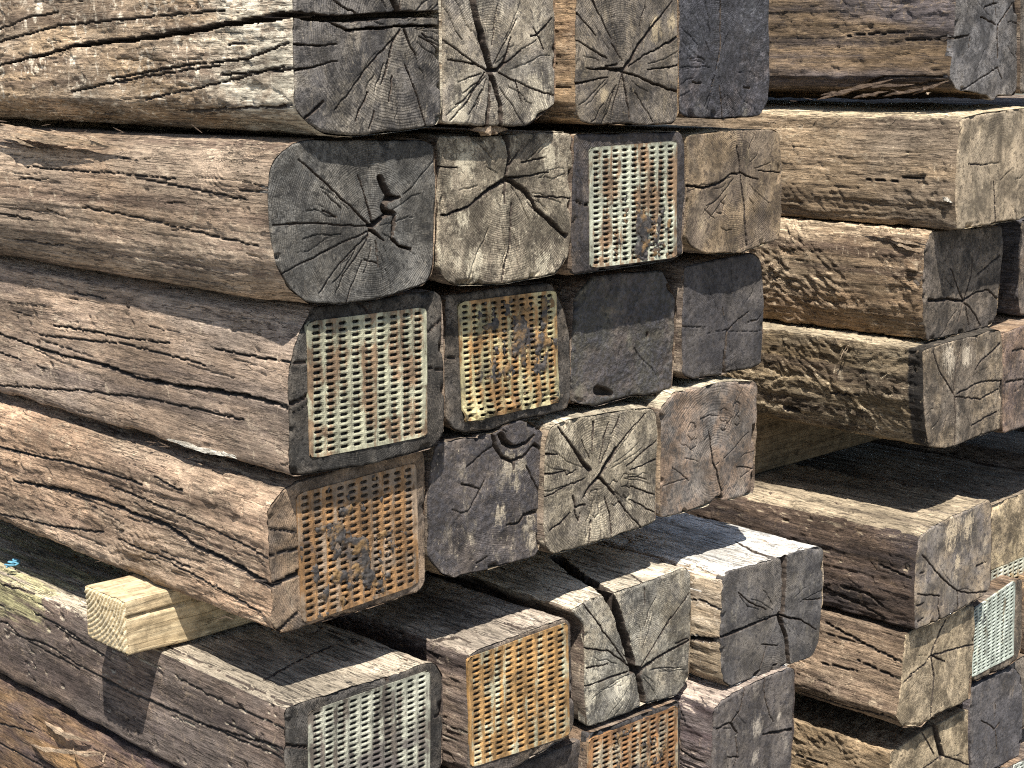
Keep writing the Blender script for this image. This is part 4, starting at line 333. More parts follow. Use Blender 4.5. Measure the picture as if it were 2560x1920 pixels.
# look of the long faces and of the end, one entry per sleeper
LOOK = {
 'S11': (sd(warm=(.47, .34, .20), grey=(.42, .33, .225), dark=(.14, .10, .07), pale=(.78, .68, .50), chips=.9, stain=.5, endpale=(.72, .64, .49), flake=.8), dict(base=(.105, .10, .098), alt=(.16, .148, .13), bleach=(.30, .27, .225), dark=(.045, .045, .05), bl=.45, st=.6, sp=.0034, rings=.8), 'chip'),
 'S12': (sd(), dict(base=(.235, .21, .172), alt=(.19, .178, .158), bleach=(.43, .40, .33), dark=(.13, .12, .115), bl=.6, st=.45), 'grain'),
 'S13': (sd(warm=(.46, .32, .18), dark=(.16, .10, .06)), dict(base=(.125, .112, .098), alt=(.16, .14, .115), bleach=(.33, .28, .2), dark=(.07, .065, .065), bl=.35, st=.5), 'grain'),
 'S14': (sd(), dict(base=(.07, .075, .09), alt=(.10, .09, .095), bleach=(.2, .19, .17), dark=(.035, .036, .042), bl=.2, st=.5, tar=1.0), 'grain'),
 'S21': (sd(warm=(.40, .285, .18), grey=(.355, .275, .19), dark=(.15, .105, .075), pale=(.55, .45, .31), chips=.6, stain=.3), dict(base=(.088, .089, .088), alt=(.115, .112, .105), bleach=(.24, .22, .19), dark=(.05, .05, .05), bl=.25, st=.45, sp=.0026, rings=.8), 'grain'),
 'S22': (sd(top=(.5, .43, .31)), dict(base=(.245, .218, .172), alt=(.19, .168, .135), bleach=(.44, .41, .33), dark=(.10, .082, .065), bl=.6, st=.5), 'grain'),
 'S23': (sd(top=(.5, .42, .3)), dict(base=(.075, .065, .064), alt=(.10, .085, .075), bleach=(.28, .23, .17), dark=(.03, .028, .028), bl=.2, st=.5, tar=.5, rays=.3), 'grain'),
 'S24': (sd(warm=(.42, .32, .19), top=(.6, .5, .33)), dict(base=(.175, .135, .092), alt=(.145, .118, .092), bleach=(.31, .26, .18), dark=(.095, .075, .062), bl=.4, st=.5, rays=.4), 'grain'),
 'S31': (sd(warm=(.38, .28, .19), grey=(.33, .265, .20), dark=(.155, .12, .095), pale=(.56, .46, .32), chips=.55, stain=.35), dict(base=(.085, .083, .08), alt=(.11, .10, .09), bleach=(.2, .18, .15), dark=(.045, .043, .042), bl=.15, st=.5, rings=.5), 'smooth'),
 'S32': (sd(), dict(base=(.09, .085, .082), alt=(.12, .105, .09), bleach=(.25, .21, .17), dark=(.035, .033, .032), bl=.25, st=.55), 'grain'),
 'S33': (sd(warm=(.2, .14, .09)), dict(base=(.085, .08, .066), alt=(.10, .085, .08), bleach=(.19, .19, .15), dark=(.04, .04, .038), bl=.35, st=.5, tar=.8, rings=.1, rays=.1), 'grain'),
 'S34': (sd(warm=(.36, .27, .18)), dict(base=(.075, .07, .072), alt=(.092, .085, .082), bleach=(.18, .165, .15), dark=(.045, .042, .045), bl=.2, st=.4, tar=.45, rings=.3, rays=.3), 'grain'),
 'S41': (sd(warm=(.43, .295, .185), grey=(.37, .28, .19), dark=(.155, .105, .072), pale=(.60, .48, .32), chips=.6, stain=.4, lines=1.0), dict(base=(.17, .125, .088), alt=(.12, .10, .085), bleach=(.3, .25, .18), dark=(.07, .056, .045), bl=.25, st=.5, rays=.3), 'rough'),
 'S42': (sd(warm=(.3, .24, .15)), dict(base=(.105, .09, .082), alt=(.09, .082, .084), bleach=(.48, .43, .34), dark=(.05, .047, .05), bl=.45, st=.5, tar=.6, rings=.3, rays=.2), 'grain'),
 'S43': (sd(warm=(.42, .33, .22), top=(.58, .5, .36)), dict(base=(.235, .21, .165), alt=(.185, .165, .135), bleach=(.44, .40, .32), dark=(.11, .10, .09), bl=.6, st=.5, sp=.0036, rings=.8), 'grain'),
 'S44': (sd(warm=(.36, .27, .17), top=(.66, .57, .40)), dict(base=(.18, .135, .105), alt=(.145, .13, .12), bleach=(.3, .25, .19), dark=(.085, .088, .092), bl=.3, st=.55, rays=.3, sp=.0042), 'grain'),
 'S51': (sd(warm=(.185, .135, .098), grey=(.165, .135, .11), dark=(.075, .058, .05), pale=(.36, .28, .19), chips=.4, stain=.45, lines=1.2, top=(.50, .42, .31), paint=True), dict(base=(.075, .072, .07), alt=(.10, .09, .08), bleach=(.22, .19, .15), dark=(.035, .034, .034), bl=.15, st=.5), 'smooth'),
 'S52': (sd(warm=(.22, .165, .12), grey=(.17, .14, .12), dark=(.07, .055, .05), top=(.42, .35, .27)), dict(base=(.14, .115, .092), alt=(.10, .088, .082), bleach=(.28, .23, .17), dark=(.05, .045, .045), bl=.2, st=.5), 'rough'),
 'S53': (sd(warm=(.3, .24, .16), top=(.70, .60, .45)), dict(base=(.235, .215, .175), alt=(.19, .185, .165), bleach=(.48, .46, .39), dark=(.11, .108, .105), bl=.65, st=.55), 'grain'),
 'S54': (sd(warm=(.5, .40, .26), grey=(.50, .42, .31), dark=(.24, .175, .11), pale=(.72, .64, .5), chips=.4, stain=.2, top=(.80, .76, .68)), dict(base=(.098, .095, .096), alt=(.13, .12, .11), bleach=(.29, .27, .22), dark=(.06, .058, .062), bl=.3, st=.45, tar=.3, rays=.3), 'grain'),
 'S61': (sd(warm=(.27, .165, .075), grey=(.16, .12, .105), dark=(.075, .052, .05), pale=(.42, .3, .17), chips=.35, stain=.6), dict(base=(.1, .09, .08), alt=(.1, .09, .08), bleach=(.2, .2, .15), dark=(.05, .05, .05)), 'smooth'),
 'S62': (sd(), dict(base=(.09, .08, .075), alt=(.11, .095, .085), bleach=(.22, .2, .17), dark=(.05, .045, .045), tar=.4), 'grain'),
 'S63': (sd(), dict(base=(.055, .052, .052), alt=(.08, .07, .065), bleach=(.2, .17, .13), dark=(.025, .025, .026), tar=.5), 'grain'),
 'S64': (sd(warm=(.16, .12, .095), grey=(.125, .105, .095), dark=(.07, .05, .05), pale=(.34, .26, .19), chips=.35, top=(.50, .40, .32)), dict(base=(.088, .079, .074), alt=(.10, .09, .083), bleach=(.36, .33, .29), dark=(.05, .045, .048), bl=.3, st=.45, tar=.4, rings=.1, rays=.15), 'rough'),
 'T1': (sd(warm=(.215, .15, .085), grey=(.135, .115, .105), dark=(.06, .052, .05), pale=(.38, .28, .16), chips=.4, stain=.6), dict(base=(.105, .105, .112), alt=(.13, .125, .125), bleach=(.26, .25, .24), dark=(.06, .06, .066), bl=.25, st=.5, rings=.3), 'rough'),
 'T2': (sd(warm=(.34, .25, .15), grey=(.28, .22, .15), dark=(.11, .08, .055), pale=(.52, .43, .29), chips=.5, stain=.4, top=(.66, .53, .34)), dict(base=(.24, .20, .15), alt=(.20, .17, .13), bleach=(.4, .34, .24), dark=(.14, .115, .085), bl=.4, st=.45, rays=.25, rings=.25, sp=.0052), 'hewn'),
 'T3': (sd(warm=(.29, .20, .115), grey=(.28, .22, .14), dark=(.085, .058, .042), pale=(.52, .42, .28), chips=.6, stain=.5, top=(.6, .46, .3)), dict(base=(.13, .112, .095), alt=(.10, .088, .08), bleach=(.27, .22, .16), dark=(.055, .05, .046), bl=.25, st=.5, rings=.3), 'hewn'),
 'T4': (sd(warm=(.30, .22, .12), grey=(.30, .24, .15), dark=(.09, .065, .045), pale=(.54, .45, .30), chips=.6, stain=.45, char=.034, top=(.62, .5, .33)), dict(base=(.165, .135, .1), alt=(.13, .11, .09), bleach=(.4, .36, .3), dark=(.07, .062, .055), bl=.3, st=.45, rings=.35), 'hewn'),
 'T5': (sd(warm=(.12, .085, .06), grey=(.098, .08, .072), dark=(.05, .04, .036), pale=(.28, .20, .12), chips=.35, stain=.5, top=(.40, .32, .215)), dict(base=(.118, .108, .10), alt=(.18, .148, .113), bleach=(.42, .36, .27), dark=(.08, .074, .08), bl=.35, st=.45, rings=.3, rays=.2), 'rough'),
 'T6': (sd(warm=(.36, .26, .165), grey=(.28, .215, .145), dark=(.12, .085, .06), pale=(.56, .45, .3), chips=.5, stain=.4), dict(base=(.30, .25, .178), alt=(.25, .21, .155), bleach=(.5, .43, .3), dark=(.18, .145, .1), bl=.4, st=.4), 'grain'),
 'T7': (sd(warm=(.40, .29, .165), grey=(.3, .235, .15), dark=(.13, .095, .06), pale=(.58, .46, .3), chips=.5, stain=.4), dict(base=(.29, .24, .17), alt=(.25, .21, .15), bleach=(.5, .43, .3), dark=(.17, .135, .09), bl=.4, st=.4), 'hewn'),
 'T1b': (sd(warm=(.2, .15, .1)), dict(base=(.12, .11, .1), alt=(.14, .12, .1), bleach=(.28, .25, .2), dark=(.07, .065, .06)), 'grain'),
 'T2b': (sd(), dict(base=(.25, .2, .14), alt=(.2, .17, .13), bleach=(.4, .34, .24), dark=(.12, .1, .08)), 'grain'),
 'T3b': (sd(warm=(.1, .09, .085), grey=(.08, .078, .08), dark=(.04, .04, .042), pale=(.25, .22, .19)), dict(base=(.15, .115, .088), alt=(.11, .095, .085), bleach=(.3, .25, .18), dark=(.06, .055, .05)), 'rough'),
 'T4b': (sd(), dict(base=(.18, .13, .1), alt=(.13, .105, .092), bleach=(.45, .32, .22), dark=(.075, .062, .07), bl=.45, st=.5, rings=.2), 'grain'),
 'T5b': (sd(top=(.3, .24, .17)), dict(base=(.36, .30, .2), alt=(.28, .23, .16), bleach=(.5, .43, .3), dark=(.12, .1, .08), bl=.4, st=.6), 'rough'),
 'T6b': (sd(), dict(base=(.16, .13, .1), alt=(.13, .11, .09), bleach=(.3, .25, .18), dark=(.06, .055, .05)), 'grain'),
 'T6c': (sd(warm=(.36, .25, .15)), dict(base=(.26, .18, .11), alt=(.2, .15, .1), bleach=(.4, .3, .2), dark=(.1, .08, .06)), 'grain'),
 'T7b': (sd(warm=(.13, .11, .105), grey=(.12, .11, .11), dark=(.06, .055, .058), pale=(.28, .24, .2), top=(.2, .18, .175)), dict(base=(.088, .085, .092), alt=(.10, .095, .098), bleach=(.28, .22, .15), dark=(.05, .05, .056), bl=.2, st=.4, tar=.5, rings=.2, rays=.2), 'rough'),
 'T8b': (sd(), dict(base=(.09, .085, .08), alt=(.11, .1, .09), bleach=(.2, .18, .15), dark=(.05, .045, .045)), 'grain'),
}
FR = 'old timber sleepers of the front stack'; BK = 'old timber sleepers of the stack behind on the right'
LABEL = {
 'S11': 'top corner sleeper with a pale flaking side and a wide split across its dark end',
 'S12': 'light grey sleeper end, top course, with one broad crack running up from its heart',
 'S13': 'grey-brown sleeper end in the top course with many radial cracks, beside the gap',
 'S14': 'blue-black tarry sleeper end at the right of the front stack\'s top course',
 'S21': 'corner sleeper with a big dark grey rounded end, heart cracks and a jagged hole',
 'S22': 'bleached tan sleeper end with a crack from its top and a long slanting groove',
 'S23': 'second-course sleeper whose end carries a pale plate with a black patch low down',
 'S24': 'brown sleeper end with an upright crack crossed by a jagged one, right of a plate',
 'S31': 'corner sleeper with a large cream plate on its black end, smooth scratched brown side',
 'S32': 'sleeper whose rusty tar-clogged end plate is crumpled along its bottom edge',
 'S33': 'dark plain sleeper end with mossy tint, half in shadow, chipped along its bottom',
 'S34': 'small charcoal sleeper end with a notch in its bottom edge, upper half in shadow',
 'S41': 'corner sleeper over the pale batten, brown plate with a black tar patch on its end',
 'S42': 'dark blotchy sleeper end with a round knot at its top edge and white specks',
 'S43': 'grey sleeper end with star-shaped cracks, fine rings and stamped digits below its heart',
 'S44': 'brown sleeper end with curved rings and large stamped digits near the top',
 'S51': 'corner sleeper under the pale batten, yellow paint on its far edge and a plated end',
 'S52': 'sleeper with the bright orange rusty plate on its end, below the batten layer',
 'S53': 'grey sleeper end split from the top by a wide curved gap, with a round knot',
 'S54': 'dark sleeper end with white bleached top, split into blocks by deep cracks',
 'S61': 'orange-brown corner sleeper at the lower left, shaded by the sleeper above',
 'S62': 'dark sleeper end just showing below the sleeper with the orange plate',
 'S63': 'sleeper at the bottom edge whose rust-streaked plate sits under the split grey end',
 'S64': 'dark purple-brown sleeper end with forked cracks and a white smear, at the bottom edge',
 'T1': 'top sleeper of the right-hand stack, dark side with shredded lower edge, bluish grey end',
 'T2': 'hewn tan sleeper second from the top of the right-hand stack, pale end',
 'T3': 'rough-hewn sleeper third from the top on the right, dark star-cracked end partly shaded',
 'T4': 'rough-hewn yellowish sleeper resting on the batten in the right-hand stack',
 'T5': 'dark brown sleeper with sunlit top edge directly below the batten layer on the right',
 'T6': 'brown sleeper with tan end and deep centre cracks, below the dark brown one',
 'T7': 'tan sleeper at the lower right with a deep cleft in the top of its end',
 'T1b': 'sleeper at the top right corner, behind the bluish grey end',
 'T2b': 'sleeper mostly beyond the right edge beside the pale hewn one',
 'T3b': 'dark sleeper at the right edge beside the star-cracked end',
 'T4b': 'reddish sleeper end at the right edge, beside the hewn one on the batten',
 'T5b': 'rotten tan sleeper end at the right edge with a mesh plate hanging at its bottom',
 'T6b': 'sleeper with the greenish white perforated plate near the right edge',
 'T6c': 'brown sleeper at the far right edge beside the greenish white plate',
 'T7b': 'dark grey sleeper end at the lower right with a small tan heart',
 'T8b': 'sleeper with a plated end peeking in at the bottom right corner',
}
PLATES = {  # zinc, rust, tar colour, rust amount, tar amount, tar centre (relative to plate centre), tar radius
 'S23': ((.50, .50, .37), (.30, .17, .085), (.035, .036, .04), .55, .3, (.02, -.05), .035),
 'S31': ((.46, .44, .30), (.33, .20, .11), (.05, .045, .045), .55, .02, (0, 0), 0),
 'S32': ((.50, .43, .23), (.37, .19, .065), (.03, .03, .034), .62, .42, (.02, .02), .045),
 'S41': ((.33, .24, .16), (.38, .20, .075), (.045, .04, .038), .7, .3, (-.01, -.025), .045),
 'S51': ((.44, .43, .33), (.15, .115, .09), (.105, .088, .078), .5, .35, (.02, -.07), .13),
 'S52': ((.54, .50, .33), (.48, .25, .075), (.06, .05, .04), .85, .0, (0, 0), 0),
 'S63': ((.40, .33, .22), (.37, .175, .065), (.04, .038, .04), .75, .45, (0, -.03), .05),
 'T5b': ((.58, .57, .44), (.4, .27, .12), (.2, .17, .12), .3, .1, (0, 0), 0),
 'T6b': ((.50, .54, .45), (.3, .24, .14), (.05, .05, .05), .05, .05, (-.04, .04), .03),
 'T8b': ((.55, .57, .48), (.3, .24, .15), (.05, .05, .05), .1, .1, (0, 0), 0),
}
# what of the long faces can be seen: fine length (m) on the left face / top
FINE = {'S11': ('L', .70), 'S21': ('L', .58), 'S31': ('L', .72), 'S41': ('L', .70), 'S51': ('LT', .78), 'S61': ('L', .8), 'S52': ('LT', .30), 'S53': ('T', .30), 'S54': ('LT', .30), 'S64': ('LT', .12),
        'S13': ('L', .10), 'S34': ('L', .10), 'S33': ('LT', .08), 'S42': ('L', .05), 'S43': ('T', .04), 'S44': ('T', .05), 'S22': ('T', .04), 'S23': ('T', .04), 'S24': ('T', .06),
        'T1': ('L', .52), 'T2': ('LT', .52), 'T3': ('LT', .52), 'T4': ('LT', .52), 'T5': ('LT', .70), 'T6': ('L', .48), 'T7': ('L', .48), 'T3b': ('L', .1), 'T5b': ('LT', .3), 'T7b': ('LT', .1)}

def ray_quad(q, u, v):
    q = np.asarray(q); u = u[..., None]; v = v[..., None]
    return (q[0] * (1 - u) + q[1] * u) * (1 - v) + (q[3] * (1 - u) + q[2] * u) * v

def build_end(key, spec, root, mat, sidx, step):
    y0 = spec['y0']; O = clockwise(dense_outline(spec['out'])); c = O.mean(0)
    sc = O.max(0) - O.min(0); nrm = (O - (O.max(0) + O.min(0)) / 2) / sc
    jit = vn(O[:, 0] * 120, O[:, 1] * 120, np.full(len(O), sidx * 1.0), 3) * .0009 + vn(O[:, 0] * 35, O[:, 1] * 35, np.full(len(O), sidx * 1.0), 4) * .0013
    O = O + (O - c) / np.linalg.norm(O - c, axis=1)[:, None] * (jit - .0012)[:, None]
    tl, tr, br, bl = [int(np.argmax(nrm @ np.array(d))) for d in ((-1, 1), (1, 1), (1, -1), (-1, -1))]
    O = np.roll(O, -tl, 0); n = len(O); tr, br, bl = (tr - tl) % n, (br - tl) % n, (bl - tl) % n
    Oc = np.vstack([O, O[:1]])
    nu, nv = int(sc[0] / step) + 2, int(sc[1] / step) + 2
    top = resample(Oc[:tr + 1], nu); right = resample(Oc[tr:br + 1], nv); bot = resample(Oc[br:bl + 1], nu)[::-1]; left = resample(Oc[bl:], nv)[::-1]
    u = np.linspace(0, 1, nu)[None, :, None]; v = np.linspace(0, 1, nv)[:, None, None]
    G = (1 - v) * top[None] + v * bot[None] + (1 - u) * left[:, None] + u * right[:, None] - ((1 - u) * (1 - v) * top[0] + u * (1 - v) * top[-1] + (1 - u) * v * bot[0] + u * v * bot[-1])
    X, Z = G[..., 0].ravel(), G[..., 1].ravel(); K = np.full(X.shape, sidx * 7.7)
    uu = np.broadcast_to(u[..., 0], (nv, nu)).ravel(); vv = np.broadcast_to(v[..., 0], (nv, nu)).ravel()
    e = np.minimum(np.minimum(uu, 1 - uu) * sc[0], np.minimum(vv, 1 - vv) * sc[1])
    en = e + .002 * fbm(X * 60, Z * 60, K, 11, 2)
    ev = np.random.default_rng(sidx + 40).uniform(.25, 1.2); cv_ = np.random.default_rng(sidx + 41).uniform(.5, 1.9)
    rr = .0045 * ev + .002 * vn(X * 18, Z * 18, K, 12)
    d = .0035 * ev * np.clip(1 - en / np.maximum(rr, .0006), 0, 1.2) ** 2
    chip = sstep(.25, .5, fbm(X * 38, Z * 38, K, 13, 2)) * sstep(.014, .002, en); d += chip * .005 * cv_
    tar = spec.get('tar', 0)
    d += .0016 * fbm(X * 11, Z * 11, K, 14, 2) + .00055 * fbm(X * 70, Z * 70, K, 15, 3) * (1 + 2.2 * tar)
    if tar: d -= tar * .0035 * np.clip(fbm(X * 45, Z * 45, K, 16, 4), -.1, 1) * sstep(-.1, .25, fbm(X * 14, Z * 14, K, 17, 2))
    px, pz = spec['pith']; rx, rz = X - px, Z - pz
    w1, w2 = fbm(X * 14, Z * 14, K, 18, 2) * .006, fbm(X * 14, Z * 14, K, 19, 2) * .006
    r = np.hypot(rx + w1, rz + w2); th = np.arctan2(rz, rx)
    lk = LOOK[key][1]; spc = lk.get('sp', .0029)
    ringmask = sstep(-.15, .35, fbm(X * 15, Z * 15, K, 20, 2)) * lk.get('rings', .6)
    d += .00035 * ringmask * np.clip(np.sin(r * 2 * np.pi / max(spc, .0034) + 3 * fbm(X * 20, Z * 20, K, 21, 1)), -.3, 1)
    d = np.clip(d, -.004, None)
    rng = np.random.default_rng(sidx + 100); ck = np.zeros(X.shape)
    for (kind, poly, a, b, dep) in spec['cr']:
        if kind == 'E': ck = np.maximum(ck, crack(X, Z, poly, a, b, dep, sidx + len(poly), hmin=.0007 if step < .0016 else .0010))
    for k in range(int(30 * lk.get('rays', .7)) if step < .0016 else int(12 * lk.get('rays', .7))):
        a = rng.uniform(0, 2 * np.pi); r0 = rng.uniform(.008, .07); r1 = r0 + rng.uniform(.02, .075); rs = np.linspace(r0, r1, 5); aa = a + np.cumsum(rng.normal(0, .03, 5))
        poly = np.stack([px + rs * np.cos(aa), pz + rs * np.sin(aa)], 1); ww = rng.uniform(.3, 1.0); ck = np.maximum(ck, crack(X, Z, poly, ww, ww * rng.uniform(.4, 1.1), rng.uniform(4, 9), k, .0006))
    if key in ('S42', 'S53', 'S14'):   # round knots stand proud or read as a disc
        kx, kz, kr, hh = {'S42': (.374, 1.062, .030, .003), 'S53': (None, None, .030, .006), 'S14': (.74, 1.6, .03, .002)}[key]
        if kx is None: kx, kz = px - .028, pz - .030
        q = np.hypot(X - kx, Z - kz); d -= hh * np.clip(1 - (q / kr) ** 2, 0, 1)
    if 'plate' in spec:
        q = np.asarray(spec['plate'][0]); cen = q.mean(0); qs = cen + (q - cen) * .965
        ins = np.ones(X.shape, bool)
        for a, b in zip(qs, np.roll(qs, -1, 0)): ins &= ((b[0] - a[0]) * (Z - a[1]) - (b[1] - a[1]) * (X - a[0])) < 0
        d = np.where(ins, np.maximum(d, 0) + .0045, np.maximum(d, -.0005)); ck = np.where(ins, 0, ck)
    Y = y0 + d + ck
    V = np.stack([X, Y, Z], 1); idx = np.arange(nu * nv).reshape(nv, nu)
    F = np.stack([idx[:-1, :-1], idx[1:, :-1], idx[1:, 1:], idx[:-1, 1:]], -1).reshape(-1, 4)
    B = np.r_[idx[0, :], idx[1:, -1], idx[-1, -2::-1], idx[-2:0:-1, 0]]
    bv = V[B].copy(); cc = np.array([c[0], 0, c[1]]); bv2 = bv + (cc - bv * [1, 0, 1]) * [.012, 0, .012]; bv2[:, 1] += .014
    s0 = len(V); V = np.vstack([V, bv2]); m = len(B); k = np.arange(m); k1 = (k + 1) % m
    F = np.vstack([F, np.stack([B[k], B[k1], s0 + k1, s0 + k], 1)])
    deep = np.r_[ck, ck[B]]
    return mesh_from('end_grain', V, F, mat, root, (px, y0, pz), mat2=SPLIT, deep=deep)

def build_body(key, spec, root, mat, sidx, style):
    y0 = spec['y0']; O = clockwise(dense_outline(spec['out'])); n0 = len(O)
    t = np.roll(O, -1, 0) - np.roll(O, 1, 0); t /= np.linalg.norm(t, axis=1)[:, None]; N = np.stack([-t[:, 1], t[:, 0]], 1)
    faces, LV = FINE.get(key, ('', .02)); back = key[0] == 'T'; fs = .0025 if back else .0017
    w = np.full(n0, 1 / .011); fs = .0016 if key in ('S11', 'S21', 'S31', 'S41') else fs
    if 'L' in faces: w[N[:, 0] < -.2] = 1 / fs
    if 'T' in faces: w[(N[:, 1] > .3) & ((O[:, 0] < O[:, 0].min() + .045) if key in ('T2', 'T3', 'T4', 'S64') else True)] = 1 / (fs if key in ('S54', 'S53') else fs * 1.4)
    if key == 'S61': w[O[:, 1] < .46] = 1 / .011
    seg = np.linalg.norm(np.roll(O, -1, 0) - O, axis=1); cum = np.r_[0, np.cumsum(seg * (w + np.roll(w, -1)) / 2)]; arc = np.r_[0, np.cumsum(seg)]
    npn = max(24, int(cum[-1]) // 2 * 2); tt = np.linspace(0, cum[-1], npn, endpoint=False)
    Oc, Nc = np.vstack([O, O[:1]]), np.vstack([N, N[:1]])
    R = np.stack([np.interp(tt, cum, Oc[:, k]) for k in (0, 1)], 1); M = np.stack([np.interp(tt, cum, Nc[:, k]) for k in (0, 1)], 1); M /= np.linalg.norm(M, axis=1)[:, None]; S = np.interp(tt, cum, arc)
    ys = .0031 if back else (.0026 if key in ('S51', 'S61') else .0022)
    L = np.r_[0, .0012, np.arange(.003, LV, ys), LV + np.array([.02, .06, .15, .35, .7, 1.2])] if LV > .03 else np.array([0, .004, .012, .03, .08, .2, .5, 1.2])
    L = np.r_[L[L < 2.35], 2.4]
    far = spec.get('far', (0, 0)); zc = O[:, 1].min(); hh = np.ptp(O[:, 1])
    yy, ss = [a.ravel() for a in np.meshgrid(L, S, indexing='ij')]
    X = np.tile(R[:, 0], len(L)); Z = np.tile(R[:, 1], len(L)); NX = np.tile(M[:, 0], len(L)); NZ = np.tile(M[:, 1], len(L))
    Z = Z + (yy / .65) * (far[0] + (far[1] - far[0]) * (Z - zc) / hh)
    if key in ('S31', 'S21'):
        zr = (Z - zc) / hh; x0_ = O[:, 0].min(); am = .75 * sstep(.50, .66, zr) * sstep(1.02, .93, zr) if key == 'S31' else .45 * sstep(.5, .30, zr) * sstep(-.02, .06, zr)
        X = X - np.where((NX < -.1) & (X < x0_ + .09), (X - x0_) * am * sstep(.0, .10, yy), 0)
    K = np.full(X.shape, sidx * 5.3); Y = y0 + .0016 + yy
    isL = NX < -.35; isT = NZ > .35
    fade = sstep(0, .02, yy)
    h = (.0035 * fbm(X * 7, Y * 3, Z * 7, sidx, 2) * fade)
    g = fbm(X * 95, Y * 3.2, Z * 95, sidx + 5, 3, .6); g2 = fbm(X * 260, Y * 9, Z * 260, sidx + 7, 2)
    a = {'grain': .0016, 'smooth': .0007, 'chip': .0011, 'rough': .0022, 'hewn': .0012}[style]
    h += a * g + .35 * a * g2 + .0005 * fbm(X * 160, Y * 120, Z * 160, sidx + 9, 2)
    wy = Y + .012 * fbm(Y * 25, ss * 25, K, 31, 2); ws = ss + .008 * fbm(Y * 25, ss * 25, K, 32, 2)
    if style == 'hewn':
        qa, qb = wy * .80 + ws * .60, -wy * .60 + ws * .80; qc, qd = wy * .86 - ws * .5, wy * .5 + ws * .86
        hm = .6 if key == 'T2' else 1.45; cm = sstep(-.15, .3, fbm(Y * 14, ss * 18, K, 45, 3)); cm2 = sstep(-.1, .3, fbm(Y * 16, ss * 20, K, 49, 3))
        h += hm * (.0026 * facets(qa * 30, qb * 85, sidx) * cm + .0024 * facets(qc * 34, qd * 110, sidx + 20) * cm2) + .0022 * fbm(Y * 9, ss * 38, K, 33, 3) + .0014 * fbm(Y * 16, ss * 190, K, 46, 2) + hm * .0012 * fbm(qa * 60, qb * 300, K, 47, 2) * cm
    if style == 'chip':
        h += .0019 * facets(wy * 40, ws * 120, sidx) * sstep(-.3, .2, fbm(Y * 14, ss * 20, K, 34, 2)) + .0016 * fbm(Y * 30, ss * 60, K, 35, 2)
    if style == 'rough':
        h += .0022 * fbm(Y * 18, ss * 70, K, 36, 3) + .0016 * facets(wy * 30, ws * 80, sidx + 3)
    if style == 'grain': h += .0016 * fbm(Y * 10, ss * 45, K, 37, 2) + .0009 * facets(wy * 50, ws * 110, sidx + 8) * sstep(0, .3, fbm(Y * 12, ss * 16, K, 40, 2))
    pits = sstep(.42, .6, fbm(Y * 60, ss * 75, K, 38, 2)) * sstep(.0, .3, fbm(Y * 11, ss * 14, K, 39, 2)); h -= pits * .003
    # ragged arrises
    cv = np.linalg.norm(np.roll(M, -3, 0) - np.roll(M, 3, 0), axis=1); cvt = np.tile(np.clip(cv * 1.2, 0, 1), len(L)); h -= cvt * .0022 * np.clip(fbm(Y * 26, ss * 8, K, 41, 3) + .2, 0, 1) * 2
    if key == 'S21':   # big knot by the top arris
        ky, kz = y0 + .075, 1.428; q = np.hypot((Y - ky) * .8, Z - kz); h += np.where(isL, .006 * np.exp(-(q / .03) ** 2) - .009 * np.exp(-(q / .011) ** 2) + .0008 * np.sin(q * 2 * np.pi / .0055 + 4 * fbm(Y * 40, ss * 40, K, 48, 2)) * np.exp(-(q / .04) ** 2), 0)
    if key == 'S41':
        ky, kz = y0 + .30, .925; q = np.hypot((Y - ky) * .6, Z - kz); h += np.where(isL, .007 * np.exp(-(q / .03) ** 2) + .0007 * np.sin(q * 2 * np.pi / .007 + 4 * fbm(Y * 40, ss * 40, K, 48, 2)) * np.exp(-(q / .035) ** 2), 0)
    rng = np.random.default_rng(sidx + 500); ck = np.zeros(X.shape)
    for (kind, poly, wa, wb, dep) in spec['cr']:
        if kind == 'L':
            m = isL; ck[m] = np.maximum(ck[m], crack(Y[m], Z[m], poly, wa, wb, dep, len(poly) + sidx, hmin=fs * (.45 if back else .5)))
        if kind == 'T':
            m = isT; ck[m] = np.maximum(ck[m], crack(X[m], Y[m], poly, wa, wb, dep, len(poly) + sidx, hmin=fs * (.45 if back else .5)))
    if LV > .03:
        nr = 0 if back and style in ('hewn', 'rough') else int({'grain': 34, 'smooth': 22, 'chip': 26, 'rough': 30, 'hewn': 16}[style] * max(LV, .15) * 1.6)
        smin, smax = S.min(), S.max()
        fm = isL | (isT if 'T' in faces else isL)
        if fm.any():
            for k in range(nr):
                sa = rng.choice(S[(M[:, 0] < -.3) | ((M[:, 1] > .4) & ('T' in faces))]) ; ya = y0 + rng.uniform(-.02, LV); ln = rng.uniform(.02, .14)
                sl = rng.normal(0, .04); poly = np.stack([np.linspace(ya, ya + ln, 4), sa + sl * np.linspace(0, ln, 4) + rng.normal(0, .0008, 4)], 1)
                ww = rng.uniform(.5, 1.3); ck[fm] = np.maximum(ck[fm], crack(Y[fm], ss[fm], poly, .4, ww, rng.uniform(3, 9), k, .0008, fs * .47))
    # body opening behind the end piece stays closed up: no outward push in the first millimetres
    h = h * (.25 + .75 * fade) - ck
    X = X + NX * h; Z = Z + NZ * h
    Y = Y + np.where(yy == 0, .0018 * vn(ss * 160, K, K, 44), 0)
    V = np.stack([X, Y, Z], 1); nL = len(L); idx = np.arange(nL * npn).reshape(nL, npn); nx = np.roll(idx, -1, 1)
    F = np.stack([idx[:-1], nx[:-1], nx[1:], idx[1:]], -1).reshape(-1, 4)
    c = V[idx[-1]].mean(0); V = np.vstack([V, c[None]]); ci = len(V) - 1
    F = np.vstack([F, np.stack([idx[-1][::2], nx[-1][::2], nx[-1][1::2], np.full(npn // 2, ci)], 1)])
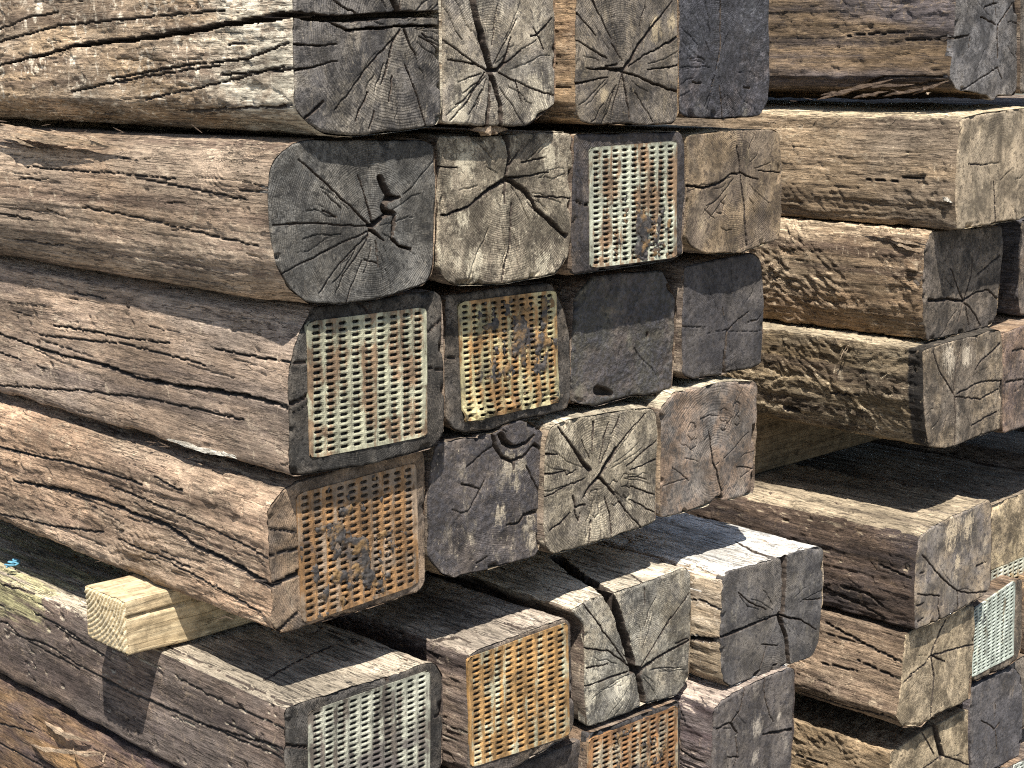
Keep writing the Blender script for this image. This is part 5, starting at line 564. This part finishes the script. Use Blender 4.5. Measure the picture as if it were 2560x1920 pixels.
    return mesh_from('timber_body', V, F, mat, root, (O[:, 0].min(), y0, O[:, 1].min()), mat2=SPLIT, deep=np.r_[ck, 0])

def build_plate(key, spec, root, mat, tarmat, sidx):
    q, nx, nz = spec['plate']; q = np.asarray(q); y0 = spec['y0'] - .0012
    rng = np.random.default_rng(sidx + 900); mu, mv = .022, .018
    crumple = .0075 if key in ('S32',) else (.004 if key == 'T5b' else 0)
    def yoff(P, u, v):
        k = np.full(u.shape, sidx * 2.0)
        y = .0009 * fbm(P[..., 0] * 25, P[..., 1] * 25, k, 51, 2)
        if crumple: y = y - crumple * sstep(.72, 1.0, v) * np.abs(fbm(P[..., 0] * 55, P[..., 1] * 45, k, 52, 2)) * 2.2
        return y
    cells = [(i, j) for j in range(nz) for i in range(nx)]
    I = np.array([c[0] for c in cells], float); J = np.array([c[1] for c in cells], float)
    u0, u1 = mu + (1 - 2 * mu) * I / nx, mu + (1 - 2 * mu) * (I + 1) / nx; v0, v1 = mv + (1 - 2 * mv) * J / nz, mv + (1 - 2 * mv) * (J + 1) / nz
    odd = (I % 2) * .28 * (v1 - v0)
    u0 = np.where(I == 0, 0, u0); u1 = np.where(I == nx - 1, 1, u1); v0 = np.where(J == 0, 0, v0); v1 = np.where(J == nz - 1, 1, v1)
    um = mu + (1 - 2 * mu) * (I + .5) / nx; vm = mv + (1 - 2 * mv) * (J + .5) / nz; cu, cvv = (1 - 2 * mu) / nx, (1 - 2 * mv) / nz
    jw = rng.normal(0, .03, len(I)); jh = rng.normal(0, .03, len(I))
    ou = np.stack([u0, um, u1, u1, u1, um, u0, u0], 1); ov = np.stack([v0, v0, v0, vm, v1, v1, v1, vm], 1)
    a, b = cu * (.33 + jw * .4), cvv * (.27 + jh * .4)
    iu = np.stack([um - a * .68, um, um + a * .68, um + a, um + a * .68, um, um - a * .68, um - a], 1); iv = np.stack([vm - b, vm - b, vm - b, vm, vm + b, vm + b, vm + b, vm], 1)
    # middle ring: pressed lip round each slot
    a2, b2 = a * 1.22, b * 1.38
    eu = np.stack([um - a2 * .72, um, um + a2 * .72, um + a2, um + a2 * .72, um, um - a2 * .72, um - a2], 1); ev = np.stack([vm - b2, vm - b2, vm - b2, vm, vm + b2, vm + b2, vm + b2, vm], 1)
    # rounded plate corners
    cr = .028
    for (ci, cj, k, su, sv) in ((0, 0, 0, 1, 1), (nx - 1, 0, 2, -1, 1), (nx - 1, nz - 1, 4, -1, -1), (0, nz - 1, 6, 1, -1)):
        m = (I == ci) & (J == cj); ou[m, k] += su * cr * .5; ov[m, k] += sv * cr * .5
    rings = []
    colb = np.zeros_like(ou); colb[:, [0, 2, 3, 4, 6, 7]] = 1
    for (uu, vv, dy) in ((ou, ov, None), (eu, ev, 0.0001), (iu, iv, .0005), (iu, iv, .0036)):
        P = ray_quad(q, uu, vv); y = y0 + yoff(P, uu, vv)
        y = y + (-.0006 * colb * np.where((uu > .001) & (uu < .999), 1, 0) if dy is None else dy)
        rings.append(np.stack([P[..., 0], y, P[..., 1]], -1))
    m = len(I); V = np.concatenate([r.reshape(-1, 3) for r in rings]); base = (np.arange(m) * 8)[:, None]; k = np.arange(8)[None]; k1 = (k + 1) % 8; F = []
    for r in range(3):
        A, B = base + r * m * 8, base + (r + 1) * m * 8
        F.append(np.stack([A + k, B + k, B + k1, A + k1], -1).reshape(-1, 4))
    # rim of the sheet
    n = 40; tq = np.linspace(0, 1, n); ru = np.r_[tq, np.ones(n), tq[::-1], np.zeros(n)]; rv = np.r_[np.zeros(n), tq, np.ones(n), tq[::-1]]
    du = np.minimum(ru, 1 - ru); dv = np.minimum(rv, 1 - rv); inside = np.clip(cr * .5 - np.maximum(du, dv), 0, 1)
    ru = ru + np.where(ru < .5, 1, -1) * inside; rv = rv + np.where(rv < .5, 1, -1) * inside
    P = ray_quad(q, ru, rv); y = y0 + yoff(P, ru, rv); s0 = len(V)
    V = np.vstack([V, np.stack([P[:, 0], y, P[:, 1]], 1), np.stack([P[:, 0], y + .0045, P[:, 1]], 1)]); kk = np.arange(4 * n); kk1 = (kk + 1) % (4 * n)
    F.append(np.stack([s0 + kk, s0 + kk1, s0 + 4 * n + kk1, s0 + 4 * n + kk], 1))
    cen = q.mean(0); po = mesh_from('end_plate', V, np.vstack(F), mat, root, (cen[0], y0, cen[1]), smooth=False)
    zc, rc, tc, ru_, tr_, tat, trad = PLATES[key]
    if trad and key not in ('S51', 'T6b'):   # tar and dirt clogging the slots
        g = 110; uu, vv = np.meshgrid(np.linspace(.01, .99, g), np.linspace(.01, .99, g)); P = ray_quad(q, uu, vv); kz = np.full(uu.shape, sidx * 1.0)
        dd = np.hypot(P[..., 0] - cen[0] - tat[0], P[..., 1] - cen[1] - tat[1])
        f = fbm(P[..., 0] * 75, P[..., 1] * 60, kz, 61, 4, .7) * 1.9 - .12 + .45 * (1 - dd / trad); f = np.minimum(f, .9)
        hgt = np.where(f > 0, .0016 * np.clip(f * 3, 0, 1) - .0012 + .0024 * np.clip(f, 0, 1) * (.4 + .6 * np.abs(fbm(P[..., 0] * 140, P[..., 1] * 140, kz, 62, 3)) * 2), -.003)
        V = np.stack([P[..., 0], y0 - .0008 - hgt, P[..., 1]], -1).reshape(-1, 3); idx = np.arange(g * g).reshape(g, g); keep = (f > -.12); kf = keep[:-1, :-1] & keep[1:, :-1] & keep[1:, 1:] & keep[:-1, 1:]
        F = np.stack([idx[:-1, :-1], idx[1:, :-1], idx[1:, 1:], idx[:-1, 1:]], -1)[kf]
        used = np.unique(F); mp = np.full(g * g, -1); mp[used] = np.arange(len(used))
        if len(F):
            t_ = mesh_from('tar_crust', V[used], mp[F], tarmat, None, (cen[0], y0, cen[1])); t_.parent = po; t_.location = (0, 0, 0); t_['kind'] = 'stuff'
    return po

SPLIT = plain_material('dark_split_wall', (.035, .027, .022), (.085, .065, .05), 160, .9, .002)  # near-black second colour for crack faces past a set depth
TARM = NB('tar_crust_lumps'); _l = TARM.noise(TARM.P, 160, 5, .65); _s = TARM.noise(TARM.P, 45, 4, .6)
TARM = TARM.done(TARM.mix(TARM.ramp(_s, .46, .62), TARM.mix(TARM.ramp(_l, .4, .65), (.035, .031, .029), (.09, .078, .068)), (.20, .12, .05)), .6, _l, .002, 1, .35)

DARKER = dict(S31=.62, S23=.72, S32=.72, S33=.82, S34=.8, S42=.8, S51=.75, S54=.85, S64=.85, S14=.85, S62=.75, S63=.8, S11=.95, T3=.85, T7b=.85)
ROOTS = {}
for k in list(TIMBER):
    if k not in LOOK: LOOK[k] = (sd(warm=(.2, .15, .1)), dict(base=(.12, .11, .1), alt=(.14, .12, .1), bleach=(.28, .25, .2), dark=(.07, .065, .06)), 'grain')
for k, t_ in dict(T4c='added unseen sleeper blocking sky light, third along the hewn row on the batten', T4d='added unseen sleeper blocking sky light, fourth along the hewn row on the batten', T5c='dark top of the third sleeper under the batten layer of the right-hand stack', T5d='dark top of the fourth sleeper under the batten layer of the right-hand stack', T5e='dark top of the farthest sleeper under the batten layer of the right-hand stack', T7c='sleeper at the right edge just beyond the dark end with the tan heart').items(): LABEL[k] = t_  # T4c, T4d: unseen sleepers added to block sky light from the batten gap
for k in TIMBER:
    if k not in LABEL: LABEL[k] = 'weathered sleeper in the lowest courses'
for si, (key, spec) in enumerate(TIMBER.items()):
    s_, e_, style = LOOK[key]; o = np.asarray(spec['out']); front = key[0] == 'S'
    base = (float((o[:, 0].min() + o[:, 0].max()) / 2), spec['y0'], float(o[:, 1].min()))
    root = thing('railway_sleeper', LABEL[key], 'sleeper', base, 'sleepers of the lowest courses' if 'lowest courses' in LABEL[key] else (FR if front else BK)); ROOTS[key] = root
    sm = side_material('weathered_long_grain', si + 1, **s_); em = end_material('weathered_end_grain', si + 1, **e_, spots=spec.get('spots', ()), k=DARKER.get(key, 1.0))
    build_body(key, spec, root, sm, si + 1, style)
    build_end(key, spec, root, em, si + 1, .012 if key[1] in '78' and key not in ('T7', 'T7b', 'T8b') or key[2:3] in ('c', 'd', 'e') and key != 'T6c' else (.0045 if key in ('S61', 'S62', 'T1b', 'T2b', 'T3b', 'T6c', 'T8b') else (.0026 if 'plate' in spec or key in ('T4b', 'T5b') else (.00155 if key in ('S33', 'S34', 'S42', 'S14', 'S64') else (.00118 if front else .0018)))))
    if 'plate' in spec:
        zc, rc, tc, ru_, tr_, tat, trad = PLATES[key]
        build_plate(key, spec, root, plate_material('galvanised_plate', si + 1, zc, rc, tc, ru_, tr_, tat, trad), TARM, si + 1)

# ---------------------------------------------------------------- battens
def batten(label, group, x0, x1, y0, y1, z0, z1, mat, endmat, taper=0.0, seed=1, nose=True):
    """sawn batten lying along X; the -X end is a rough cut"""
    root = thing('timber_batten', label, 'batten', ((x0 + x1) / 2, (y0 + y1) / 2, z0), group)
    loop = np.array([(y0, z0), (y0, z1), (y1, z1), (y1, z0)]); q = dense_outline(loop, .002, 2); q = resample(np.vstack([q, q[:1]]), 120)[:-1]
    xs = np.r_[np.arange(x0, x0 + .22, .003), x0 + .25, x0 + .4, x1]
    XX, KK = np.meshgrid(xs, np.arange(len(q)), indexing='ij'); Yq, Zq = q[KK, 0], q[KK, 1]
    if taper: Zq = Zq + (z1 - Zq) / (z1 - z0) * taper * sstep(x0 + .10, x0, XX) 
    k = np.full(XX.shape, seed * 3.0); h = .0012 * fbm(XX * 12, Yq * 90, Zq * 90, seed, 3) + .0012 * fbm(XX * 9, Yq * 9, Zq * 9, seed + 2, 2)
    yc, zc = (y0 + y1) / 2, (z0 + z1) / 2; Yq = yc + (Yq - yc) * (1 + h / .04); Zq = zc + (Zq - zc) * (1 + h / .04)
    ck = np.where(Yq < yc, crack(XX.ravel(), Zq.ravel(), [(x0, z0 + .72 * (z1 - z0)), (x0 + .10, z0 + .70 * (z1 - z0)), (x0 + .3, z0 + .66 * (z1 - z0))], 2.5, 2.0, 12, seed).reshape(XX.shape), 0)
    Yq = Yq + ck
    Xr = XX + np.where(XX == x0, .0015 * vn(Yq * 300, Zq * 300, k, 3), 0)
    V = np.stack([Xr, Yq, Zq], -1).reshape(-1, 3); n = len(q); idx = np.arange(len(xs) * n).reshape(len(xs), n); nx = np.roll(idx, -1, 1)
    F = np.stack([idx[:-1], idx[1:], nx[1:], nx[:-1]], -1).reshape(-1, 4)
    body = mesh_from('batten_body', V, F, mat, root, (x0, y0, z0))
    # end grain: ridged rings
    g = 70; uu, vv = np.meshgrid(np.linspace(0, 1, g), np.linspace(0, 1, g)); Y = y0 + .0008 + uu * (y1 - y0 - .0016); Z = z0 + .0008 + vv * (z1 - z0 - .0016); 
    rx = np.hypot(Y - (y1 + .03), Z - (z1 + .035)); e = np.minimum(np.minimum(uu, 1 - uu) * (y1 - y0), np.minimum(vv, 1 - vv) * (z1 - z0))
    k = np.full(Y.shape, seed * 1.0); D = .0018 * (np.sin(rx * 2 * np.pi / .0062) * .5 + .5) + .0012 * fbm(Y * 180, Z * 180, k, 5, 3) + .004 * np.clip(1 - e / .004, 0, 1) ** 2 + .002 * fbm(Y * 30, Z * 30, k, 6, 2)
    Z2 = Z + (z1 - Z) / (z1 - z0) * taper
    V = np.stack([x0 - .003 + D, Y, Z2], -1).reshape(-1, 3); idx = np.arange(g * g).reshape(g, g)
    F = np.stack([idx[:-1, :-1], idx[1:, :-1], idx[1:, 1:], idx[:-1, 1:]], -1).reshape(-1, 4)
    mesh_from('batten_end', V, F, endmat, root, (x0, y1 + .03, z1 + .035))
    return root
def pine_side(name, c1, c2, c3, seed):
    n = NB(name); Ps = n.vmul(n.P, (.05, 1, 1), (seed, 0, 0)); Pm = n.vmul(n.P, (.12, 1, 1), (seed, 3, 0)); f = n.noise(Ps, 260, 5, .65); b = n.noise(Pm, 38, 4, .6, 1.2); p = n.noise(n.P, 30, 5, .6)
    grow = n.ramp(n.ma('SINE', n.ma('MULTIPLY', n.noise(Pm, 22, 2, .5, .6), 60)), -.2, 1)
    col = n.mix(n.ramp(b, .4, .65), c1, c2); col = n.mix(n.ma('MULTIPLY', grow, .45), col, c3); col = n.mix(n.ma('MULTIPLY', n.ramp(p, .58, .72), .35), col, c3)
    col = n.gain(col, n.ramp(f, .25, .75, .72, 1.25)); mic = n.noise(n.P, 900, 2); ln = n.line(n.noise(Ps, 60, 2), .008)
    col = n.mix(n.ma('MULTIPLY', ln, .5), col, (.10, .06, .03)); drt = n.noise(n.P, 48, 6, .7, .5); col = n.gain(col, n.ramp(drt, .36, .6, .62, 1.08)); col = n.mix(n.ma('MULTIPLY', n.ramp(n.noise(n.P, 130, 4, .7), .66, .72), .6), col, (.16, .11, .07))
    return n.done(col, .85, n.ma('SUBTRACT', n.ma('ADD', n.ma('MULTIPLY', f, .8), n.ma('MULTIPLY', mic, .4)), n.ma('MULTIPLY', ln, .8)), .0012)
def pine_end(name, c1, c2, seed):
    n = NB(name); v = n.xyz(n.P); r = n.vm('LENGTH', n.vmul(n.P, (0, 1, 1)), (0, 0, 0)); ring = n.ramp(n.ma('SINE', n.ma('ADD', n.ma('MULTIPLY', r, 2 * math.pi / .0062), n.ma('MULTIPLY', n.noise(n.P, 40, 3), 3))), -.6, 1)
    f = n.noise(n.P, 420, 4, .7); col = n.mix(ring, c1, c2); col = n.gain(col, n.ramp(f, .25, .75, .62, 1.35))
    return n.done(col, .9, f, .002)
PS, PE = pine_side('pale_pine_side', (.62, .49, .30), (.55, .42, .245), (.40, .29, .16), 1), pine_end('pale_pine_end', (.66, .55, .36), (.46, .35, .19), 1)
batten('new pale pine batten poking out between the corner sleepers of the front stack', 'spacer battens between courses', -.058, .86, .262, .358, .790, .866, PS, PE, taper=.004, seed=3)
PS2, PE2 = pine_side('grey_pine_side', (.24, .18, .11), (.2, .145, .085), (.14, .1, .06), 4), pine_end('grey_pine_end', (.36, .27, .15), (.28, .2, .1), 4)
batten('brown batten in the shade under the hewn sleeper of the right-hand stack', 'spacer battens between courses', 1.43, 2.1, .42, .54, .724, .862, PS2, PE2, seed=6)

# ---------------------------------------------------------------- splinters torn from the arrises
def splinter(root, pts, w, thick, mat, name='splinter'):
    p = np.asarray(pts, float); n = len(p); V = []; F = []
    for i, c in enumerate(p):
        t = p[min(i + 1, n - 1)] - p[max(i - 1, 0)]; t /= np.linalg.norm(t); a = np.cross(t, [0, 0, 1.]); a /= max(np.linalg.norm(a), 1e-6); b = np.cross(a, t)
        s = max(.12, math.sin(math.pi * (i + .35) / (n - .3))) * (1 + .3 * math.sin(i * 2.7)); V += [c + a * thick * s * .5 + b * w * s * .5, c - a * thick * s * .5 + b * w * s * .35, c - a * thick * s * .4 - b * w * s * .5, c + a * thick * s * .5 - b * w * s * .4]
    for i in range(n - 1):
        for k in range(4): F.append((i * 4 + k, i * 4 + (k + 1) % 4, i * 4 + 4 + (k + 1) % 4, i * 4 + 4 + k))
    F += [(0, 3, 2, 1), (4 * n - 4, 4 * n - 3, 4 * n - 2, 4 * n - 1)]
    return mesh_from(name, V, F, mat, root, tuple(p[n // 2]), smooth=False)
SPL = side_material('torn_fibres', 61, (.50, .37, .23), (.42, .33, .23), (.2, .14, .1), (.6, .5, .36), chips=.3)
SPLW = side_material('white_fibres', 62, (.70, .66, .54), (.62, .58, .46), (.36, .3, .2), (.8, .76, .64), chips=.4, stain=.2)
SPLD = side_material('brown_fibres', 63, (.26, .18, .11), (.22, .16, .11), (.1, .07, .05), (.4, .32, .22), chips=.3)
rs = np.random.default_rng(5); KIND = dict(a=SPL, b=SPL, w=SPLW, d=SPLD)
for (key, p, q, wd, th, m, out) in SPLINTERS:
    t = np.linspace(0, 1, 9)[:, None]; c = np.array(p) * (1 - t) + np.array(q) * t; c[:, 0] -= out * np.sin(t[:, 0] * np.pi * .9); c += rs.normal(0, .0007, c.shape); splinter(ROOTS[key], c, wd, th, KIND[m])
for (key, p, q, num) in FIBRES:   # short fibres standing off the torn arrises
    for _ in range(num):
        c = np.array(p) + (np.array(q) - np.array(p)) * rs.uniform(0, 1); ln = rs.uniform(.006, .018); dz = rs.normal(0, .005); splinter(ROOTS[key], [c, c + [-.004, ln * .5, dz * .5], c + [-.007, ln, dz]], .001, .001, SPLD)
c0, c1 = np.array(CRUMB[0]), np.array(CRUMB[1]); t = np.linspace(0, 1, 9)[:, None]; splinter(ROOTS['S12'], c0 + (c1 - c0) * t + [0, .008, 0] + rs.normal(0, .0012, (9, 3)), .011, .016, SPL, 'torn_fragment')

# ---------------------------------------------------------------- scrap of blue twine on the painted sleeper
def tube(name, pts, r, mat, root=None, k=6):
    p = np.asarray(pts, float); V = []; F = []; n = len(p)
    for i, c in enumerate(p):
        t = p[min(i + 1, n - 1)] - p[max(i - 1, 0)]; t /= np.linalg.norm(t); a = np.cross(t, [.3, .2, 1.]); a /= np.linalg.norm(a); b = np.cross(t, a)
        V += [c + r * (math.cos(q) * a + math.sin(q) * b) for q in np.linspace(0, 2 * math.pi, k, endpoint=False)]
    for i in range(n - 1):
        for q in range(k): F.append((i * k + q, i * k + (q + 1) % k, (i + 1) * k + (q + 1) % k, (i + 1) * k + q))
    return mesh_from(name, V, F, mat, root, tuple(p[0]))
BL = plain_material('blue_twine', (.09, .26, .36), (.14, .34, .44), 300)
tw = thing('twine_scrap', 'scrap of blue twine lying on the yellow paint of the lower corner sleeper', 'twine', (.02, .70, .80))
q = np.linspace(0, 1, 40); tube('twine', np.stack([.006 + .028 * q + .006 * np.sin(q * 19), .690 + .022 * q + .006 * np.cos(q * 23), .8005 + .004 * np.abs(np.sin(q * 9))], 1), .0014, BL, tw)


# ---------------------------------------------------------------- lower courses (out of the picture) and the ground
gm = NB('gravel'); _v = gm.vor(gm.P, 45); _n = gm.noise(gm.P, 12, 5)
gm = gm.done(gm.mix(gm.ramp(_n, .35, .65), (.22, .20, .17), (.32, .29, .25)), .9, _v, .03)
g = 120; gx = np.sign(np.linspace(-1, 1, g)) * np.abs(np.linspace(-1, 1, g)) ** 3 * 60; GX, GY = np.meshgrid(gx, gx)
GZ = -.10 + .02 * fbm(GX * 1.3, GY * 1.3, GX * 0, 70, 3) - .012
idx = np.arange(g * g).reshape(g, g)
go = mesh_from('ground', np.stack([GX, GY, GZ], -1).reshape(-1, 3), np.stack([idx[:-1, :-1], idx[:-1, 1:], idx[1:, 1:], idx[1:, :-1]], -1).reshape(-1, 4), gm); go['kind'] = 'structure'
